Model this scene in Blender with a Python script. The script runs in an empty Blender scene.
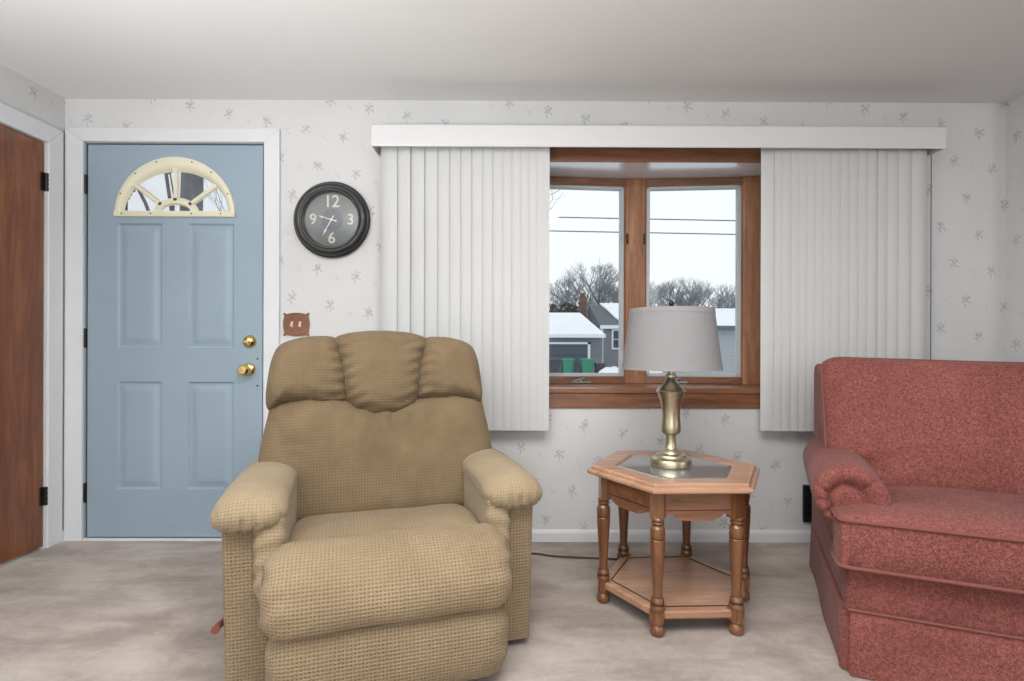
import bpy, math, random
from math import sin, cos, pi, radians, sqrt, atan2
from mathutils import Vector, noise

# ------------------------------------------------------------------ camera, sky, light, exposure
SC = bpy.context.scene
COL = SC.collection
SC.view_settings.view_transform = 'Standard'
SC.view_settings.look = 'None'
SC.view_settings.gamma = 1.0
SC.view_settings.use_curve_mapping = False
SC.view_settings.exposure = 0.0

CAM_Y, CAM_H = -2.746, 1.026
cd = bpy.data.cameras.new('camera')
cd.sensor_width = 36.0
cd.lens = 530.0 / 1024.0 * 36.0
cd.shift_x = -2.5 / 1024.0
cd.shift_y = 2.5 / 1024.0
cd.clip_start = 0.05
cd.clip_end = 300
cam = bpy.data.objects.new('camera', cd)
COL.objects.link(cam)
cam.location = (0, CAM_Y, CAM_H)
cam.rotation_euler = (radians(90), radians(-0.18), radians(-0.2))
SC.camera = cam

W = bpy.data.worlds.new('overcast_sky')
SC.world = W
W.use_nodes = True
bgn = W.node_tree.nodes['Background']
bgn.inputs[0].default_value = (0.955, 0.98, 1.0, 1)
bgn.inputs[1].default_value = 1.12


def area_light(name, loc, target, sx, sy, power, color=(1, 1, 1), spread=180):
    ld = bpy.data.lights.new(name, 'AREA')
    ld.shape = 'RECTANGLE'
    ld.size, ld.size_y = sx, sy
    ld.energy = power
    ld.color = color
    ld.spread = radians(spread)
    o = bpy.data.objects.new(name, ld)
    COL.objects.link(o)
    o.location = loc
    o.rotation_euler = (Vector(target) - Vector(loc)).to_track_quat('-Z', 'Y').to_euler()
    o['kind'] = 'helper'
    return o


# daylight entering by the windows of the rear of the room (behind the camera), plus two unseen fill lights added overhead and pointing up
area_light('rear_window_light', (-0.4, -5.3, 1.45), (0.2, 0, 1.15), 3.6, 1.7, 46, (0.96, 0.985, 1.0))
area_light('right_window_light', (4.1, -3.2, 1.4), (0.3, -0.6, 0.8), 1.6, 1.3, 16, (0.96, 0.985, 1.0))
area_light('overhead_fill_light', (0.2, -2.15, 2.25), (0.2, -2.15, 0), 1.2, 1.2, 52, (1.0, 0.985, 0.96))  # unseen source added overhead to brighten the floor and seat tops
area_light('ceiling_fill_light', (-1.3, -2.95, 0.85), (-1.2, -2.6, 2.28), 0.4, 0.4, 75, (0.97, 0.985, 1.0), 125)  # added out of view only to brighten the ceiling, no floor lamp stands there


# ------------------------------------------------------------------ helpers: materials
def lin(c):
    return tuple(((v / 255.0) / 12.92 if v / 255.0 <= 0.04045 else (((v / 255.0) + 0.055) / 1.055) ** 2.4) for v in c) + (1.0,)


class NT:
    def __init__(s, name):
        s.m = bpy.data.materials.new(name)
        s.m.use_nodes = True
        s.t = s.m.node_tree
        s.b = s.t.nodes['Principled BSDF']

    def n(s, typ, **kw):
        x = s.t.nodes.new(typ)
        for k, v in kw.items():
            setattr(x, k, v)
        return x

    def l(s, a, b):
        s.t.links.new(a, b)

    def val(s, sock, v):
        if hasattr(v, 'is_output'):
            s.l(v, sock)
        else:
            sock.default_value = v

    def math(s, op, a, b=0.0, c=0.0):
        x = s.n('ShaderNodeMath', operation=op)
        s.val(x.inputs[0], a)
        s.val(x.inputs[1], b)
        s.val(x.inputs[2], c)
        return x.outputs[0]

    def mix(s, fac, a, b):
        x = s.n('ShaderNodeMix', data_type='RGBA')
        s.val(x.inputs[0], fac)
        s.val(x.inputs[6], a)
        s.val(x.inputs[7], b)
        return x.outputs[2]

    def coord(s, kind='Object', scale=(1, 1, 1), loc=(0, 0, 0), rot=(0, 0, 0)):
        tc = s.n('ShaderNodeTexCoord')
        mp = s.n('ShaderNodeMapping')
        mp.inputs['Scale'].default_value = scale
        mp.inputs['Location'].default_value = loc
        mp.inputs['Rotation'].default_value = rot
        s.l(tc.outputs[kind], mp.inputs[0])
        return mp.outputs[0]

    def noise(s, vec, scale, detail=4, rough=0.55, dist=0.0):
        x = s.n('ShaderNodeTexNoise')
        s.l(vec, x.inputs['Vector'])
        x.inputs['Scale'].default_value = scale
        x.inputs['Detail'].default_value = detail
        x.inputs['Roughness'].default_value = rough
        x.inputs['Distortion'].default_value = dist
        return x.outputs['Fac']

    def ramp(s, fac, stops):
        x = s.n('ShaderNodeValToRGB')
        e = x.color_ramp.elements
        while len(e) < len(stops):
            e.new(0.5)
        for i, (p, c) in enumerate(stops):
            e[i].position = p
            e[i].color = c if len(c) == 4 else lin(c)
        s.l(fac, x.inputs[0])
        return x.outputs[0]

    def bump(s, h, strength=0.3, dist=0.01):
        x = s.n('ShaderNodeBump')
        x.inputs['Strength'].default_value = strength
        x.inputs['Distance'].default_value = dist
        s.l(h, x.inputs['Height'])
        s.l(x.outputs[0], s.b.inputs['Normal'])

    def base(s, c, rough=0.5, metal=0.0, coat=0.0, spec=None):
        s.val(s.b.inputs['Base Color'], c)
        s.val(s.b.inputs['Roughness'], rough)
        s.b.inputs['Metallic'].default_value = metal
        s.b.inputs['Coat Weight'].default_value = coat
        s.b.inputs['Coat Roughness'].default_value = 0.12
        if spec is not None:
            s.b.inputs['Specular IOR Level'].default_value = spec
        return s.m


def plain(name, rgb, rough=0.5, metal=0.0, coat=0.0, var=0.04, scale=12, bump=0.0, bscale=60, spec=None):
    t = NT(name)
    v = t.coord()
    f = t.noise(v, scale, 4)
    a = lin(rgb)
    lo = tuple(x * (1 - var) for x in a[:3]) + (1,)
    hi = tuple(min(1, x * (1 + var)) for x in a[:3]) + (1,)
    c = t.ramp(f, [(0.3, lo), (0.7, hi)])
    if bump:
        t.bump(t.noise(v, bscale, 3), bump, 0.004)
    return t.base(c, rough, metal, coat, spec)


def wood(name, dark, mid, light, axis='x', rough=0.35, coat=0.3, gscale=1.0):
    t = NT(name)
    k = {'x': (1.2, 14, 14), 'y': (14, 1.2, 14), 'z': (14, 14, 1.2)}[axis]
    v = t.coord('Object', tuple(q * gscale for q in k))
    f1 = t.noise(v, 1.6, 6, 0.6, 1.2)
    v2 = t.coord('Object', tuple(q * gscale * 5 for q in k))
    f2 = t.noise(v2, 3.0, 3, 0.5, 0.3)
    f = t.math('ADD', t.math('MULTIPLY', f1, 0.75), t.math('MULTIPLY', f2, 0.25))
    c = t.ramp(f, [(0.3, dark), (0.5, mid), (0.7, light)])
    t.bump(f2, 0.06, 0.002)
    return t.base(c, rough, 0, coat)


M = {}
# wallpaper: cream paper with a lattice of faint grey floral sprigs (UV in metres along the wall)
def wallpaper():
    t = NT('floral_wallpaper')
    tc = t.n('ShaderNodeTexCoord')
    sp = t.n('ShaderNodeSeparateXYZ')
    t.l(tc.outputs['UV'], sp.inputs[0])
    x, z = sp.outputs[0], sp.outputs[1]
    nz = t.n('ShaderNodeTexNoise')
    t.l(tc.outputs['UV'], nz.inputs['Vector'])
    nz.inputs['Scale'].default_value = 48
    nz.inputs['Detail'].default_value = 3
    sc = t.n('ShaderNodeSeparateColor')
    t.l(nz.outputs[1], sc.inputs[0])
    jit = t.math('MULTIPLY', t.math('SUBTRACT', sc.outputs[0], 0.5), 0.042)
    jiz = t.math('MULTIPLY', t.math('SUBTRACT', sc.outputs[1], 0.5), 0.034)

    def lattice(ox, oz):
        cw, ph, per = 0.066, 0.19, 0.53
        xx = t.math('ADD', x, ox)
        col = t.math('ROUND', t.math('DIVIDE', xx, cw))
        lx = t.math('SUBTRACT', xx, t.math('MULTIPLY', col, cw))
        zz = t.math('ADD', t.math('ADD', z, oz), t.math('MULTIPLY', col, ph))
        fl = t.math('FLOOR', t.math('DIVIDE', zz, per))
        lz = t.math('SUBTRACT', t.math('SUBTRACT', zz, t.math('MULTIPLY', fl, per)), per / 2)
        return t.math('ADD', lx, jit), t.math('ADD', lz, jiz)

    def leaf(lx, lz, cx, cz, ang, a, b):
        dx = t.math('SUBTRACT', lx, cx)
        dz = t.math('SUBTRACT', lz, cz)
        c, s = cos(ang), sin(ang)
        p = t.math('ADD', t.math('MULTIPLY', dx, c / a), t.math('MULTIPLY', dz, s / a))
        q = t.math('ADD', t.math('MULTIPLY', dx, -s / b), t.math('MULTIPLY', dz, c / b))
        d = t.math('MULTIPLY', t.math('ADD', t.math('MULTIPLY', p, p), t.math('MULTIPLY', q, q)), 0.72)
        return t.math('MULTIPLY', t.math('SUBTRACT', 1.6, d), 0.55)

    lx, lz = lattice(0.02, 0.12)
    m = None
    for (cx, cz, an, a, b) in ((0.0, 0.004, 0.6, 0.010, 0.007), (-0.011, 0.014, 2.3, 0.011, 0.005), (0.012, 0.015, 0.8, 0.011, 0.005),
                               (-0.004, -0.018, 1.7, 0.013, 0.0032), (0.014, -0.008, -0.5, 0.010, 0.0035), (-0.016, -0.006, 0.4, 0.009, 0.0035),
                               (0.002, 0.028, 1.5, 0.007, 0.003)):
        g = leaf(lx, lz, cx, cz, an, a, b)
        m = g if m is None else t.math('MAXIMUM', m, g)
    m = t.n('ShaderNodeClamp').outputs[0] if m is None else t.math('MINIMUM', t.math('MAXIMUM', m, 0.0), 1.0)
    lx2, lz2 = lattice(0.052, 0.31)
    m2 = None
    for (cx, cz, an, a, b) in ((0.0, 0.0, 0.9, 0.009, 0.003), (0.009, -0.012, 2.2, 0.009, 0.003), (-0.01, 0.01, 1.6, 0.006, 0.003)):
        g = leaf(lx2, lz2, cx, cz, an, a, b)
        m2 = g if m2 is None else t.math('MAXIMUM', m2, g)
    m2 = t.math('MINIMUM', t.math('MAXIMUM', m2, 0.0), 1.0)
    f1 = t.noise(tc.outputs['UV'], 45, 4, 0.6)
    f2 = t.noise(tc.outputs['UV'], 3.0, 3)
    paper = t.ramp(f2, [(0.3, (207, 207, 207)), (0.7, (213, 213, 213))])
    ink = t.math('MULTIPLY', m, t.math('ADD', 0.1, t.math('MULTIPLY', f1, 0.95)))
    c = t.mix(ink, paper, lin((134, 132, 134)))
    c = t.mix(t.math('MULTIPLY', m2, 0.3), c, lin((160, 156, 158)))
    t.bump(f1, 0.05, 0.002)
    return t.base(c, 0.75, spec=0.25)


def carpet():
    t = NT('taupe_carpet')
    v = t.coord()
    a = t.noise(v, 2.0, 5, 0.6, 0.7)
    b = t.noise(t.coord('Object', (1.0, 3.2, 1), rot=(0, 0, 0.5)), 2.2, 4, 0.6, 0.6)
    f = t.math('ADD', t.math('MULTIPLY', a, 0.5), t.math('MULTIPLY', b, 0.5))
    fine = t.noise(v, 260, 2, 0.7)
    mid = t.noise(v, 38, 4, 0.7)
    f = t.math('ADD', f, t.math('MULTIPLY', t.math('SUBTRACT', fine, 0.5), 0.22))
    f = t.math('ADD', f, t.math('MULTIPLY', t.math('SUBTRACT', mid, 0.5), 0.16))
    c = t.ramp(f, [(0.36, (134, 121, 112)), (0.5, (164, 151, 142)), (0.64, (190, 179, 170))])
    t.bump(t.math('ADD', fine, t.math('MULTIPLY', mid, 0.6)), 0.7, 0.006)
    t.b.inputs['Sheen Weight'].default_value = 0.25
    return t.base(c, 0.95, spec=0.1)


def waffle(name, base, dark, light, cell=0.0115, strength=0.8, amount=0.8):
    t = NT(name)
    tc = t.n('ShaderNodeTexCoord')
    sp = t.n('ShaderNodeSeparateXYZ')
    t.l(tc.outputs['UV'], sp.inputs[0])
    nz = t.noise(tc.outputs['UV'], 40, 3)
    jx = t.math('MULTIPLY', t.math('SUBTRACT', nz, 0.5), 0.8)
    u = t.math('ADD', t.math('MULTIPLY', sp.outputs[0], 2 * pi / cell), jx)
    w = t.math('ADD', t.math('MULTIPLY', sp.outputs[1], 2 * pi / cell), jx)
    d = t.math('MULTIPLY', t.math('ADD', t.math('MULTIPLY', t.math('ADD', t.math('SINE', u), 1.0), 0.5), 0.0),
               t.math('MULTIPLY', t.math('ADD', t.math('SINE', w), 1.0), 0.5))
    dots = t.ramp(d, [(0.30, (0, 0, 0, 1)), (0.85, (1, 1, 1, 1))])
    big = t.noise(t.coord(), 6.0, 4, 0.6)
    fine = t.noise(t.coord(), 220, 2, 0.6)
    c0 = t.ramp(big, [(0.3, base), (0.7, light)])
    c1 = t.mix(t.math('MULTIPLY', fine, 0.25), c0, lin(dark))
    c2 = t.mix(t.math('MULTIPLY', dots, amount), c1, lin(dark))
    t.bump(t.math('SUBTRACT', t.math('MULTIPLY', fine, 0.3), d), strength, 0.003)
    t.b.inputs['Sheen Weight'].default_value = 0.1
    t.b.inputs['Sheen Roughness'].default_value = 0.4
    return t.base(c2, 0.9, spec=0.15)


def tweed(name, dark, mid, light):
    t = NT(name)
    v = t.coord()
    f = t.noise(v, 330, 3, 0.8)
    g = t.noise(v, 110, 3, 0.7)
    big = t.noise(v, 5, 3)
    k = t.math('ADD', t.math('MULTIPLY', f, 0.6), t.math('ADD', t.math('MULTIPLY', g, 0.3), t.math('MULTIPLY', big, 0.1)))
    c = t.ramp(k, [(0.38, dark), (0.5, mid), (0.63, light)])
    t.bump(f, 0.5, 0.002)
    t.b.inputs['Sheen Weight'].default_value = 0.08
    return t.base(c, 0.9, spec=0.15)


def glass(name, tint=(0.97, 0.985, 0.99), refl=1.0):
    t = NT(name)
    t.t.nodes.remove(t.b)
    out = t.t.nodes['Material Output']
    tr = t.n('ShaderNodeBsdfTransparent')
    tr.inputs[0].default_value = tint + (1,)
    gl = t.n('ShaderNodeBsdfGlossy')
    gl.inputs['Roughness'].default_value = 0.02
    fr = t.n('ShaderNodeFresnel')
    fr.inputs[0].default_value = 1.45
    mx = t.n('ShaderNodeMixShader')
    t.l(t.math('MULTIPLY', fr.outputs[0], refl), mx.inputs[0])
    t.l(tr.outputs[0], mx.inputs[1])
    t.l(gl.outputs[0], mx.inputs[2])
    t.l(mx.outputs[0], out.inputs[0])
    return t.m


def brushed_brass():
    t = NT('antique_brass')
    v = t.coord('Object', (60, 60, 2))
    f = t.noise(v, 4, 3)
    c = t.ramp(f, [(0.3, (176, 166, 140)), (0.7, (206, 196, 170))])
    return t.base(c, 0.36, 1.0)


def snowy(name, base):
    t = NT(name)
    f = t.noise(t.coord(), 2.0, 5)
    c = t.ramp(f, [(0.3, base), (0.6, (243, 246, 250))])
    return t.base(c, 0.9)


def siding(name, a, b, pitch=0.16):
    t = NT(name)
    sp = t.n('ShaderNodeSeparateXYZ')
    t.l(t.coord(), sp.inputs[0])
    f = t.math('FRACT', t.math('DIVIDE', sp.outputs[2], pitch))
    c = t.ramp(f, [(0.0, a), (0.12, b)])
    return t.base(c, 0.8)


M['wallpaper'] = wallpaper()
M['carpet'] = carpet()
M['ceiling'] = plain('ceiling_paint', (226, 226, 225), 0.9, var=0.01, scale=2, bump=0.04, spec=0.1)
M['white_trim'] = plain('white_trim_paint', (218, 220, 223), 0.4, var=0.015, scale=5)
M['white_rear'] = plain('rear_wall_paint', (225, 222, 216), 0.8)
M['door_blue'] = plain('blue_door_paint', (148, 167, 181), 0.42, var=0.035, scale=3, bump=0.05, bscale=90)
M['fan_cream'] = plain('cream_plastic', (224, 220, 196), 0.45, var=0.03)
M['dark_gap'] = plain('dark_seal', (48, 52, 54), 0.7)
M['hinge'] = plain('aged_black_metal', (52, 50, 48), 0.4, 0.7)
M['steel'] = plain('worn_steel', (150, 150, 148), 0.35, 0.9)
M['gold_brass'] = plain('polished_brass', (226, 200, 130), 0.18, 1.0)
M['door_brown'] = wood('brown_door_wood', (92, 48, 24), (126, 72, 38), (154, 96, 56), 'z', 0.25, 0.6, 0.5)
M['win_wood'] = wood('varnished_pine', (92, 58, 40), (122, 80, 55), (150, 106, 76), 'x', 0.32, 0.4)
M['win_wood_z'] = wood('varnished_pine_upright', (112, 72, 48), (144, 98, 66), (174, 126, 90), 'z', 0.32, 0.4)
M['soffit_sky_white'] = plain('soffit_sky_sheen', (232, 236, 243), 0.2, var=0.01, coat=1.0)  # varnished wood; the white base stands in for the sky mirrored in it
M['soffit_sky_white'].node_tree.nodes['Principled BSDF'].inputs['Coat IOR'].default_value = 2.1
M['gasket'] = plain('grey_sash_vinyl', (176, 180, 182), 0.45)
M['table_wood'] = wood('oak_table_wood', (142, 104, 80), (170, 130, 104), (192, 154, 128), 'x', 0.3, 0.4)
M['table_wood_z'] = wood('oak_table_wood_upright', (80, 48, 28), (108, 68, 40), (134, 92, 60), 'z', 0.3, 0.4)
M['table_dark'] = wood('oak_apron_wood', (96, 62, 42), (124, 84, 60), (146, 106, 80), 'x', 0.3, 0.4)
M['groove'] = plain('dark_wood_groove', (58, 36, 24), 0.5)
M['glass'] = glass('clear_glass')
M['fan_glass'] = glass('wavy_fanlight_glass', (0.86, 0.88, 0.90))
M['table_glass'] = None
M['brass'] = brushed_brass()
M['shade'] = None
M['black_plastic'] = plain('black_plastic', (30, 30, 31), 0.38, coat=0.2)
M['black_matt'] = plain('black_matt', (20, 20, 21), 0.6)
M['clock_face'] = plain('grey_clock_face', (96, 102, 101), 0.35, var=0.12, scale=18)
M['clock_mid'] = plain('dark_clock_centre', (62, 68, 74), 0.4, var=0.05)
M['numeral'] = plain('cream_numerals', (222, 218, 204), 0.5)
M['hand'] = plain('white_clock_hand', (232, 231, 226), 0.4)
M['plate_wood'] = wood('switch_plate_wood', (92, 54, 34), (122, 76, 48), (146, 96, 64), 'x', 0.4, 0.2)
M['toggle'] = plain('ivory_toggle', (228, 208, 188), 0.35)
M['vinyl'] = None
M['valance'] = plain('white_valance_vinyl', (214, 215, 216), 0.4, var=0.01)
M['cord'] = plain('dark_brown_cord', (66, 48, 40), 0.6)
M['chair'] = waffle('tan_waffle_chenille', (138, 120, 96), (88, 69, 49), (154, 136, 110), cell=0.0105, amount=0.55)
M['chair_back'] = waffle('tan_waffle_chenille_back', (112, 95, 73), (80, 65, 48), (132, 114, 89), cell=0.0105, amount=0.38, strength=0.5)  # darker tone of the chair fabric with weaker dots, for the back
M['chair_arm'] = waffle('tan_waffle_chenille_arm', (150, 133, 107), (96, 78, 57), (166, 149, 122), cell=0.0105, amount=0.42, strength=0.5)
M['sofa'] = tweed('rose_tweed', (82, 46, 42), (122, 70, 64), (166, 106, 97))
M['sofa_pipe'] = plain('rose_piping', (118, 67, 61), 0.85, var=0.1, scale=200)
M['snow'] = snowy('snow', (222, 228, 236))
M['snow_roof'] = plain('snow_on_roof', (240, 244, 249), 0.9, var=0.02, scale=1)
M['shingle'] = plain('grey_shingles', (96, 104, 110), 0.9, var=0.15, scale=6)
M['siding'] = siding('grey_siding', (96, 100, 108), (122, 127, 134))
M['siding_light'] = siding('pale_grey_siding', (140, 146, 150), (166, 171, 174))
M['garage_door'] = siding('slate_garage_door', (60, 68, 78), (84, 94, 106), 0.5)
M['ext_white'] = plain('white_exterior_trim', (232, 236, 240), 0.7)
M['brick'] = plain('chimney_brick', (112, 88, 82), 0.9, var=0.25, scale=8)
M['pane_dark'] = plain('dark_window_pane', (60, 72, 84), 0.15)
M['bin_green'] = plain('green_bin_plastic', (30, 128, 98), 0.5, var=0.1)
M['bin_dark'] = plain('dark_bin_plastic', (46, 54, 64), 0.5)
M['bark'] = plain('grey_bark', (104, 104, 106), 0.9, var=0.3, scale=4)
M['bark_snow'] = plain('snow_dusted_twigs', (140, 146, 150), 0.9, var=0.3, scale=0.8)
M['evergreen'] = plain('dark_evergreen', (66, 74, 66), 0.9, var=0.5, scale=3)
M['wire'] = plain('power_line_wire', (92, 96, 100), 0.7)


def table_glass():
    t = NT('table_glass_grey_sheen')
    return t.base(lin((118, 122, 124)), 0.05, 0.0, 1.0, 1.0)  # base lightened to grey to stand in for reflections on the glass


M['table_glass'] = table_glass()


def translucent(name, rgb, amount, rough=0.5, fabric=0.0):
    t = NT(name)
    out = t.t.nodes['Material Output']
    v = t.coord('Object', (1, 1, 1))
    f = t.noise(v, 400 if fabric else 8, 2)
    a = lin(rgb)
    c = t.ramp(f, [(0.3, tuple(x * (0.95 if fabric else 0.985) for x in a[:3]) + (1,)), (0.7, a)])
    t.base(c, rough, spec=0.3)
    if fabric:
        t.bump(f, fabric, 0.001)
    tl = t.n('ShaderNodeBsdfTranslucent')
    t.l(c, tl.inputs[0])
    mx = t.n('ShaderNodeMixShader')
    mx.inputs[0].default_value = amount
    t.l(t.b.outputs[0], mx.inputs[1])
    t.l(tl.outputs[0], mx.inputs[2])
    t.l(mx.outputs[0], out.inputs[0])
    return t.m


M['vinyl'] = translucent('white_blind_vinyl', (212, 213, 213), 0.12, 0.42)
M['shade'] = translucent('linen_lampshade', (146, 144, 146), 0.12, 0.9, 0.3)
M['shade_band'] = plain('linen_shade_band', (137, 134, 136), 0.9, var=0.03, scale=200)


# ------------------------------------------------------------------ helpers: meshes
class MB:
    """collects vertices, faces and UVs (metres) for ONE mesh object"""

    def __init__(s):
        s.v, s.f, s.uv = [], [], []

    def add(s, verts, faces, uvs=None, faceuv=None):
        o = len(s.v)
        s.v += [tuple(p) for p in verts]
        for k, f in enumerate(faces):
            s.f.append([i + o for i in f])
            if faceuv is not None:
                s.uv.append(faceuv[k])
            elif uvs is not None:
                s.uv.append([uvs[i] for i in f])
            else:
                s.uv.append(None)
        return s

    def box(s, x0, x1, y0, y1, z0, z1):
        vs = [(x, y, z) for x in (x0, x1) for y in (y0, y1) for z in (z0, z1)]
        return s.add(vs, [(0, 1, 3, 2), (4, 6, 7, 5), (0, 4, 5, 1), (2, 3, 7, 6), (0, 2, 6, 4), (1, 5, 7, 3)])

    def quad(s, a, b, c, d):
        return s.add([a, b, c, d], [(0, 1, 2, 3)])

    def grid(s, rows, closed=False, cap0=False, cap1=False, uvrows=None):
        """rows: list of equally long point rings or strips"""
        n = len(rows[0])
        vs = [p for r in rows for p in r]
        faces = []
        fuv = []
        # arc-length uv
        if uvrows is None:
            us = []
            for r in rows:
                acc = [0.0]
                for i in range(1, n + 1):
                    a, b = r[i - 1], r[i % n]
                    acc.append(acc[-1] + math.dist(a, b))
                us.append(acc)
            ref = us[len(us) // 2]
            vv = [0.0]
            for k in range(1, len(rows)):
                vv.append(vv[-1] + max(math.dist(rows[k][i], rows[k - 1][i]) for i in range(0, n, max(1, n // 8))))
        m = n if closed else n - 1
        for k in range(len(rows) - 1):
            for i in range(m):
                j = (i + 1) % n
                faces.append((k * n + i, k * n + j, (k + 1) * n + j, (k + 1) * n + i))
                if uvrows is None:
                    fuv.append([(ref[i], vv[k]), (ref[i + 1], vv[k]), (ref[i + 1], vv[k + 1]), (ref[i], vv[k + 1])])
                else:
                    fuv.append([uvrows[k][i], uvrows[k][j], uvrows[k + 1][j], uvrows[k + 1][i]])
        if cap0:
            faces.append(tuple(reversed(range(n))))
            fuv.append(None)
        if cap1:
            b = (len(rows) - 1) * n
            faces.append(tuple(range(b, b + n)))
            fuv.append(None)
        return s.add(vs, faces, None, fuv)

    def lathe(s, prof, n=32, c=(0, 0), axis='z', o=0.0, cap=True, sx=1.0, sy=1.0, a0=0.0):
        rows = []
        for r, z in prof:
            ring = []
            for i in range(n):
                a = 2 * pi * i / n + a0
                p, q = r * cos(a) * sx, r * sin(a) * sy
                if axis == 'z':
                    ring.append((c[0] + p, c[1] + q, z + o))
                elif axis == 'y':
                    ring.append((c[0] + p, o + z, c[1] + q))
                else:
                    ring.append((o + z, c[0] + p, c[1] + q))
            rows.append(ring)
        return s.grid(rows, True, cap, cap)

    def tube(s, pts, r, n=8, closed=False):
        pts = [Vector(p) for p in pts]
        rows = []
        L = len(pts)
        up = Vector((0, 0, 1))
        prev = None
        for i, p in enumerate(pts):
            a = pts[(i - 1) % L] if (closed or i > 0) else p
            b = pts[(i + 1) % L] if (closed or i < L - 1) else p
            d = (b - a).normalized()
            if prev is None:
                ref = up if abs(d.z) < 0.9 else Vector((1, 0, 0))
                x = d.cross(ref).normalized()
            else:
                x = (prev - d * prev.dot(d)).normalized()
            prev = x
            y = d.cross(x)
            rr = r[i] if isinstance(r, (list, tuple)) else r
            rows.append([tuple(p + x * (rr * cos(2 * pi * k / n)) + y * (rr * sin(2 * pi * k / n))) for k in range(n)])
        if closed:
            rows.append(rows[0])
            return s.grid(rows, True)
        return s.grid(rows, True, True, True)

    def prism(s, outline, place):
        """outline: 2D loop; place(p, k) -> 3D with k=0/1 the two faces"""
        n = len(outline)
        vs = [place(p, 0) for p in outline] + [place(p, 1) for p in outline]
        fs = [tuple(range(n)), tuple(reversed(range(n, 2 * n)))] + [(i, i + n, (i + 1) % n + n, (i + 1) % n) for i in range(n)]
        return s.add(vs, fs)

    def pillow(s, outline, centre, place, H, depth, p=4.0, rings=12, fold=None, edge=0.012, dome=None):
        """cushion: front bulges by H over a 2-D outline, sides run back by depth; place(a, b, h) -> 3D"""
        n = len(outline)
        cx, cz = centre
        rows = []
        uvr = []
        ss = [1 - (i / rings) ** 1.8 for i in range(rings)]
        ss = sorted(ss, reverse=True)
        ss[-1] = max(ss[-1], 0.06)

        def ring(sc, h, sh=0.0):
            r, u = [], []
            for i, (a, b) in enumerate(outline):
                aa, bb = cx + (a - cx) * sc, cz + (b - cz) * sc
                hh = h
                if dome:
                    hh += dome(aa, bb)
                if fold:
                    hh += fold(aa, bb, sc, i / n)
                r.append(place(aa, bb, hh))
                u.append((aa + sh, bb))
            rows.append(r)
            uvr.append(u)
        # back to front
        ring(0.5, -depth)
        ring(0.97, -depth)
        ring(1.0, -depth + edge)
        ring(1.0, -depth * 0.5)
        ring(1.0, -edge)
        for sc in ss:
            ring(sc, H * sqrt(max(0.0, 1 - sc ** p)) if sc < 1 else 0.0)
        return s.grid(rows, True, True, True, uvr)


def obj(name, mb, mat, parent=None, smooth=True, bevel=0.0, seg=2, sub=0, angle=38, wob=None, loc=None):
    me = bpy.data.meshes.new(name)
    me.from_pydata(mb.v, [], mb.f)
    uvl = me.uv_layers.new(name='UVMap')
    k = 0
    for f, uv in zip(mb.f, mb.uv):
        for i in range(len(f)):
            if uv is not None:
                uvl.data[k].uv = uv[i]
            else:
                p = mb.v[f[i]]
                uvl.data[k].uv = (p[0] + p[1], p[2] + (p[1] if False else 0))
            k += 1
    me.validate(verbose=False)
    import bmesh
    bm = bmesh.new()
    bm.from_mesh(me)
    bmesh.ops.recalc_face_normals(bm, faces=bm.faces)
    if wob:
        bm.normal_update()
        disp = [(v, v.normal.copy() * wob(v.co)) for v in bm.verts]
        for v, d in disp:
            v.co += d
    bm.to_mesh(me)
    bm.free()
    if smooth:
        me.shade_smooth()
        if angle and not sub:
            me.set_sharp_from_angle(angle=radians(angle))
    o = bpy.data.objects.new(name, me)
    COL.objects.link(o)
    me.materials.append(mat)
    if parent:
        o.parent = parent
    if loc:
        o.location = loc
    if bevel:
        b = o.modifiers.new('bevel', 'BEVEL')
        b.width = bevel
        b.segments = seg
        b.limit_method = 'ANGLE'
        b.angle_limit = radians(40)
        b.harden_normals = False
    if sub:
        q = o.modifiers.new('sub', 'SUBSURF')
        q.levels = q.render_levels = sub
    return o


def tag(o, label, cat, group=None, kind=None):
    o['label'] = label
    o['category'] = cat
    if group:
        o['group'] = group
    if kind:
        o['kind'] = kind
    return o


def empty(name, loc, rz=0.0):
    o = bpy.data.objects.new(name, None)
    COL.objects.link(o)
    o.empty_display_size = 0.1
    o.location = loc
    o.rotation_euler = (0, 0, rz)
    return o


def struct(o):
    o['kind'] = 'structure'
    return o


def smooth_loop(pts, n, closed=True):
    """Catmull-Rom through pts, resampled to n points of even spacing"""
    L = len(pts)
    dense = []
    segs = L if closed else L - 1
    for i in range(segs):
        p0, p1, p2, p3 = (pts[(i - 1) % L] if closed or i > 0 else pts[0], pts[i], pts[(i + 1) % L],
                          pts[(i + 2) % L] if closed or i < L - 2 else pts[-1])
        for k in range(12):
            t = k / 12
            dense.append(tuple(0.5 * (2 * p1[d] + (p2[d] - p0[d]) * t + (2 * p0[d] - 5 * p1[d] + 4 * p2[d] - p3[d]) * t * t
                                      + (3 * p1[d] - p0[d] - 3 * p2[d] + p3[d]) * t ** 3) for d in range(len(p1))))
    if not closed:
        dense.append(tuple(pts[-1]))
    return resample(dense, n, closed)


def resample(dense, n, closed=True):
    q = dense + [dense[0]] if closed else dense
    acc = [0.0]
    for i in range(1, len(q)):
        acc.append(acc[-1] + math.dist(q[i], q[i - 1]))
    out = []
    j = 0
    for k in range(n):
        t = acc[-1] * k / (n if closed else n - 1)
        while j < len(q) - 2 and acc[j + 1] < t:
            j += 1
        w = (t - acc[j]) / max(1e-9, acc[j + 1] - acc[j])
        out.append(tuple(q[j][d] + (q[j + 1][d] - q[j][d]) * min(1, max(0, w)) for d in range(len(q[j]))))
    return out


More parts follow.
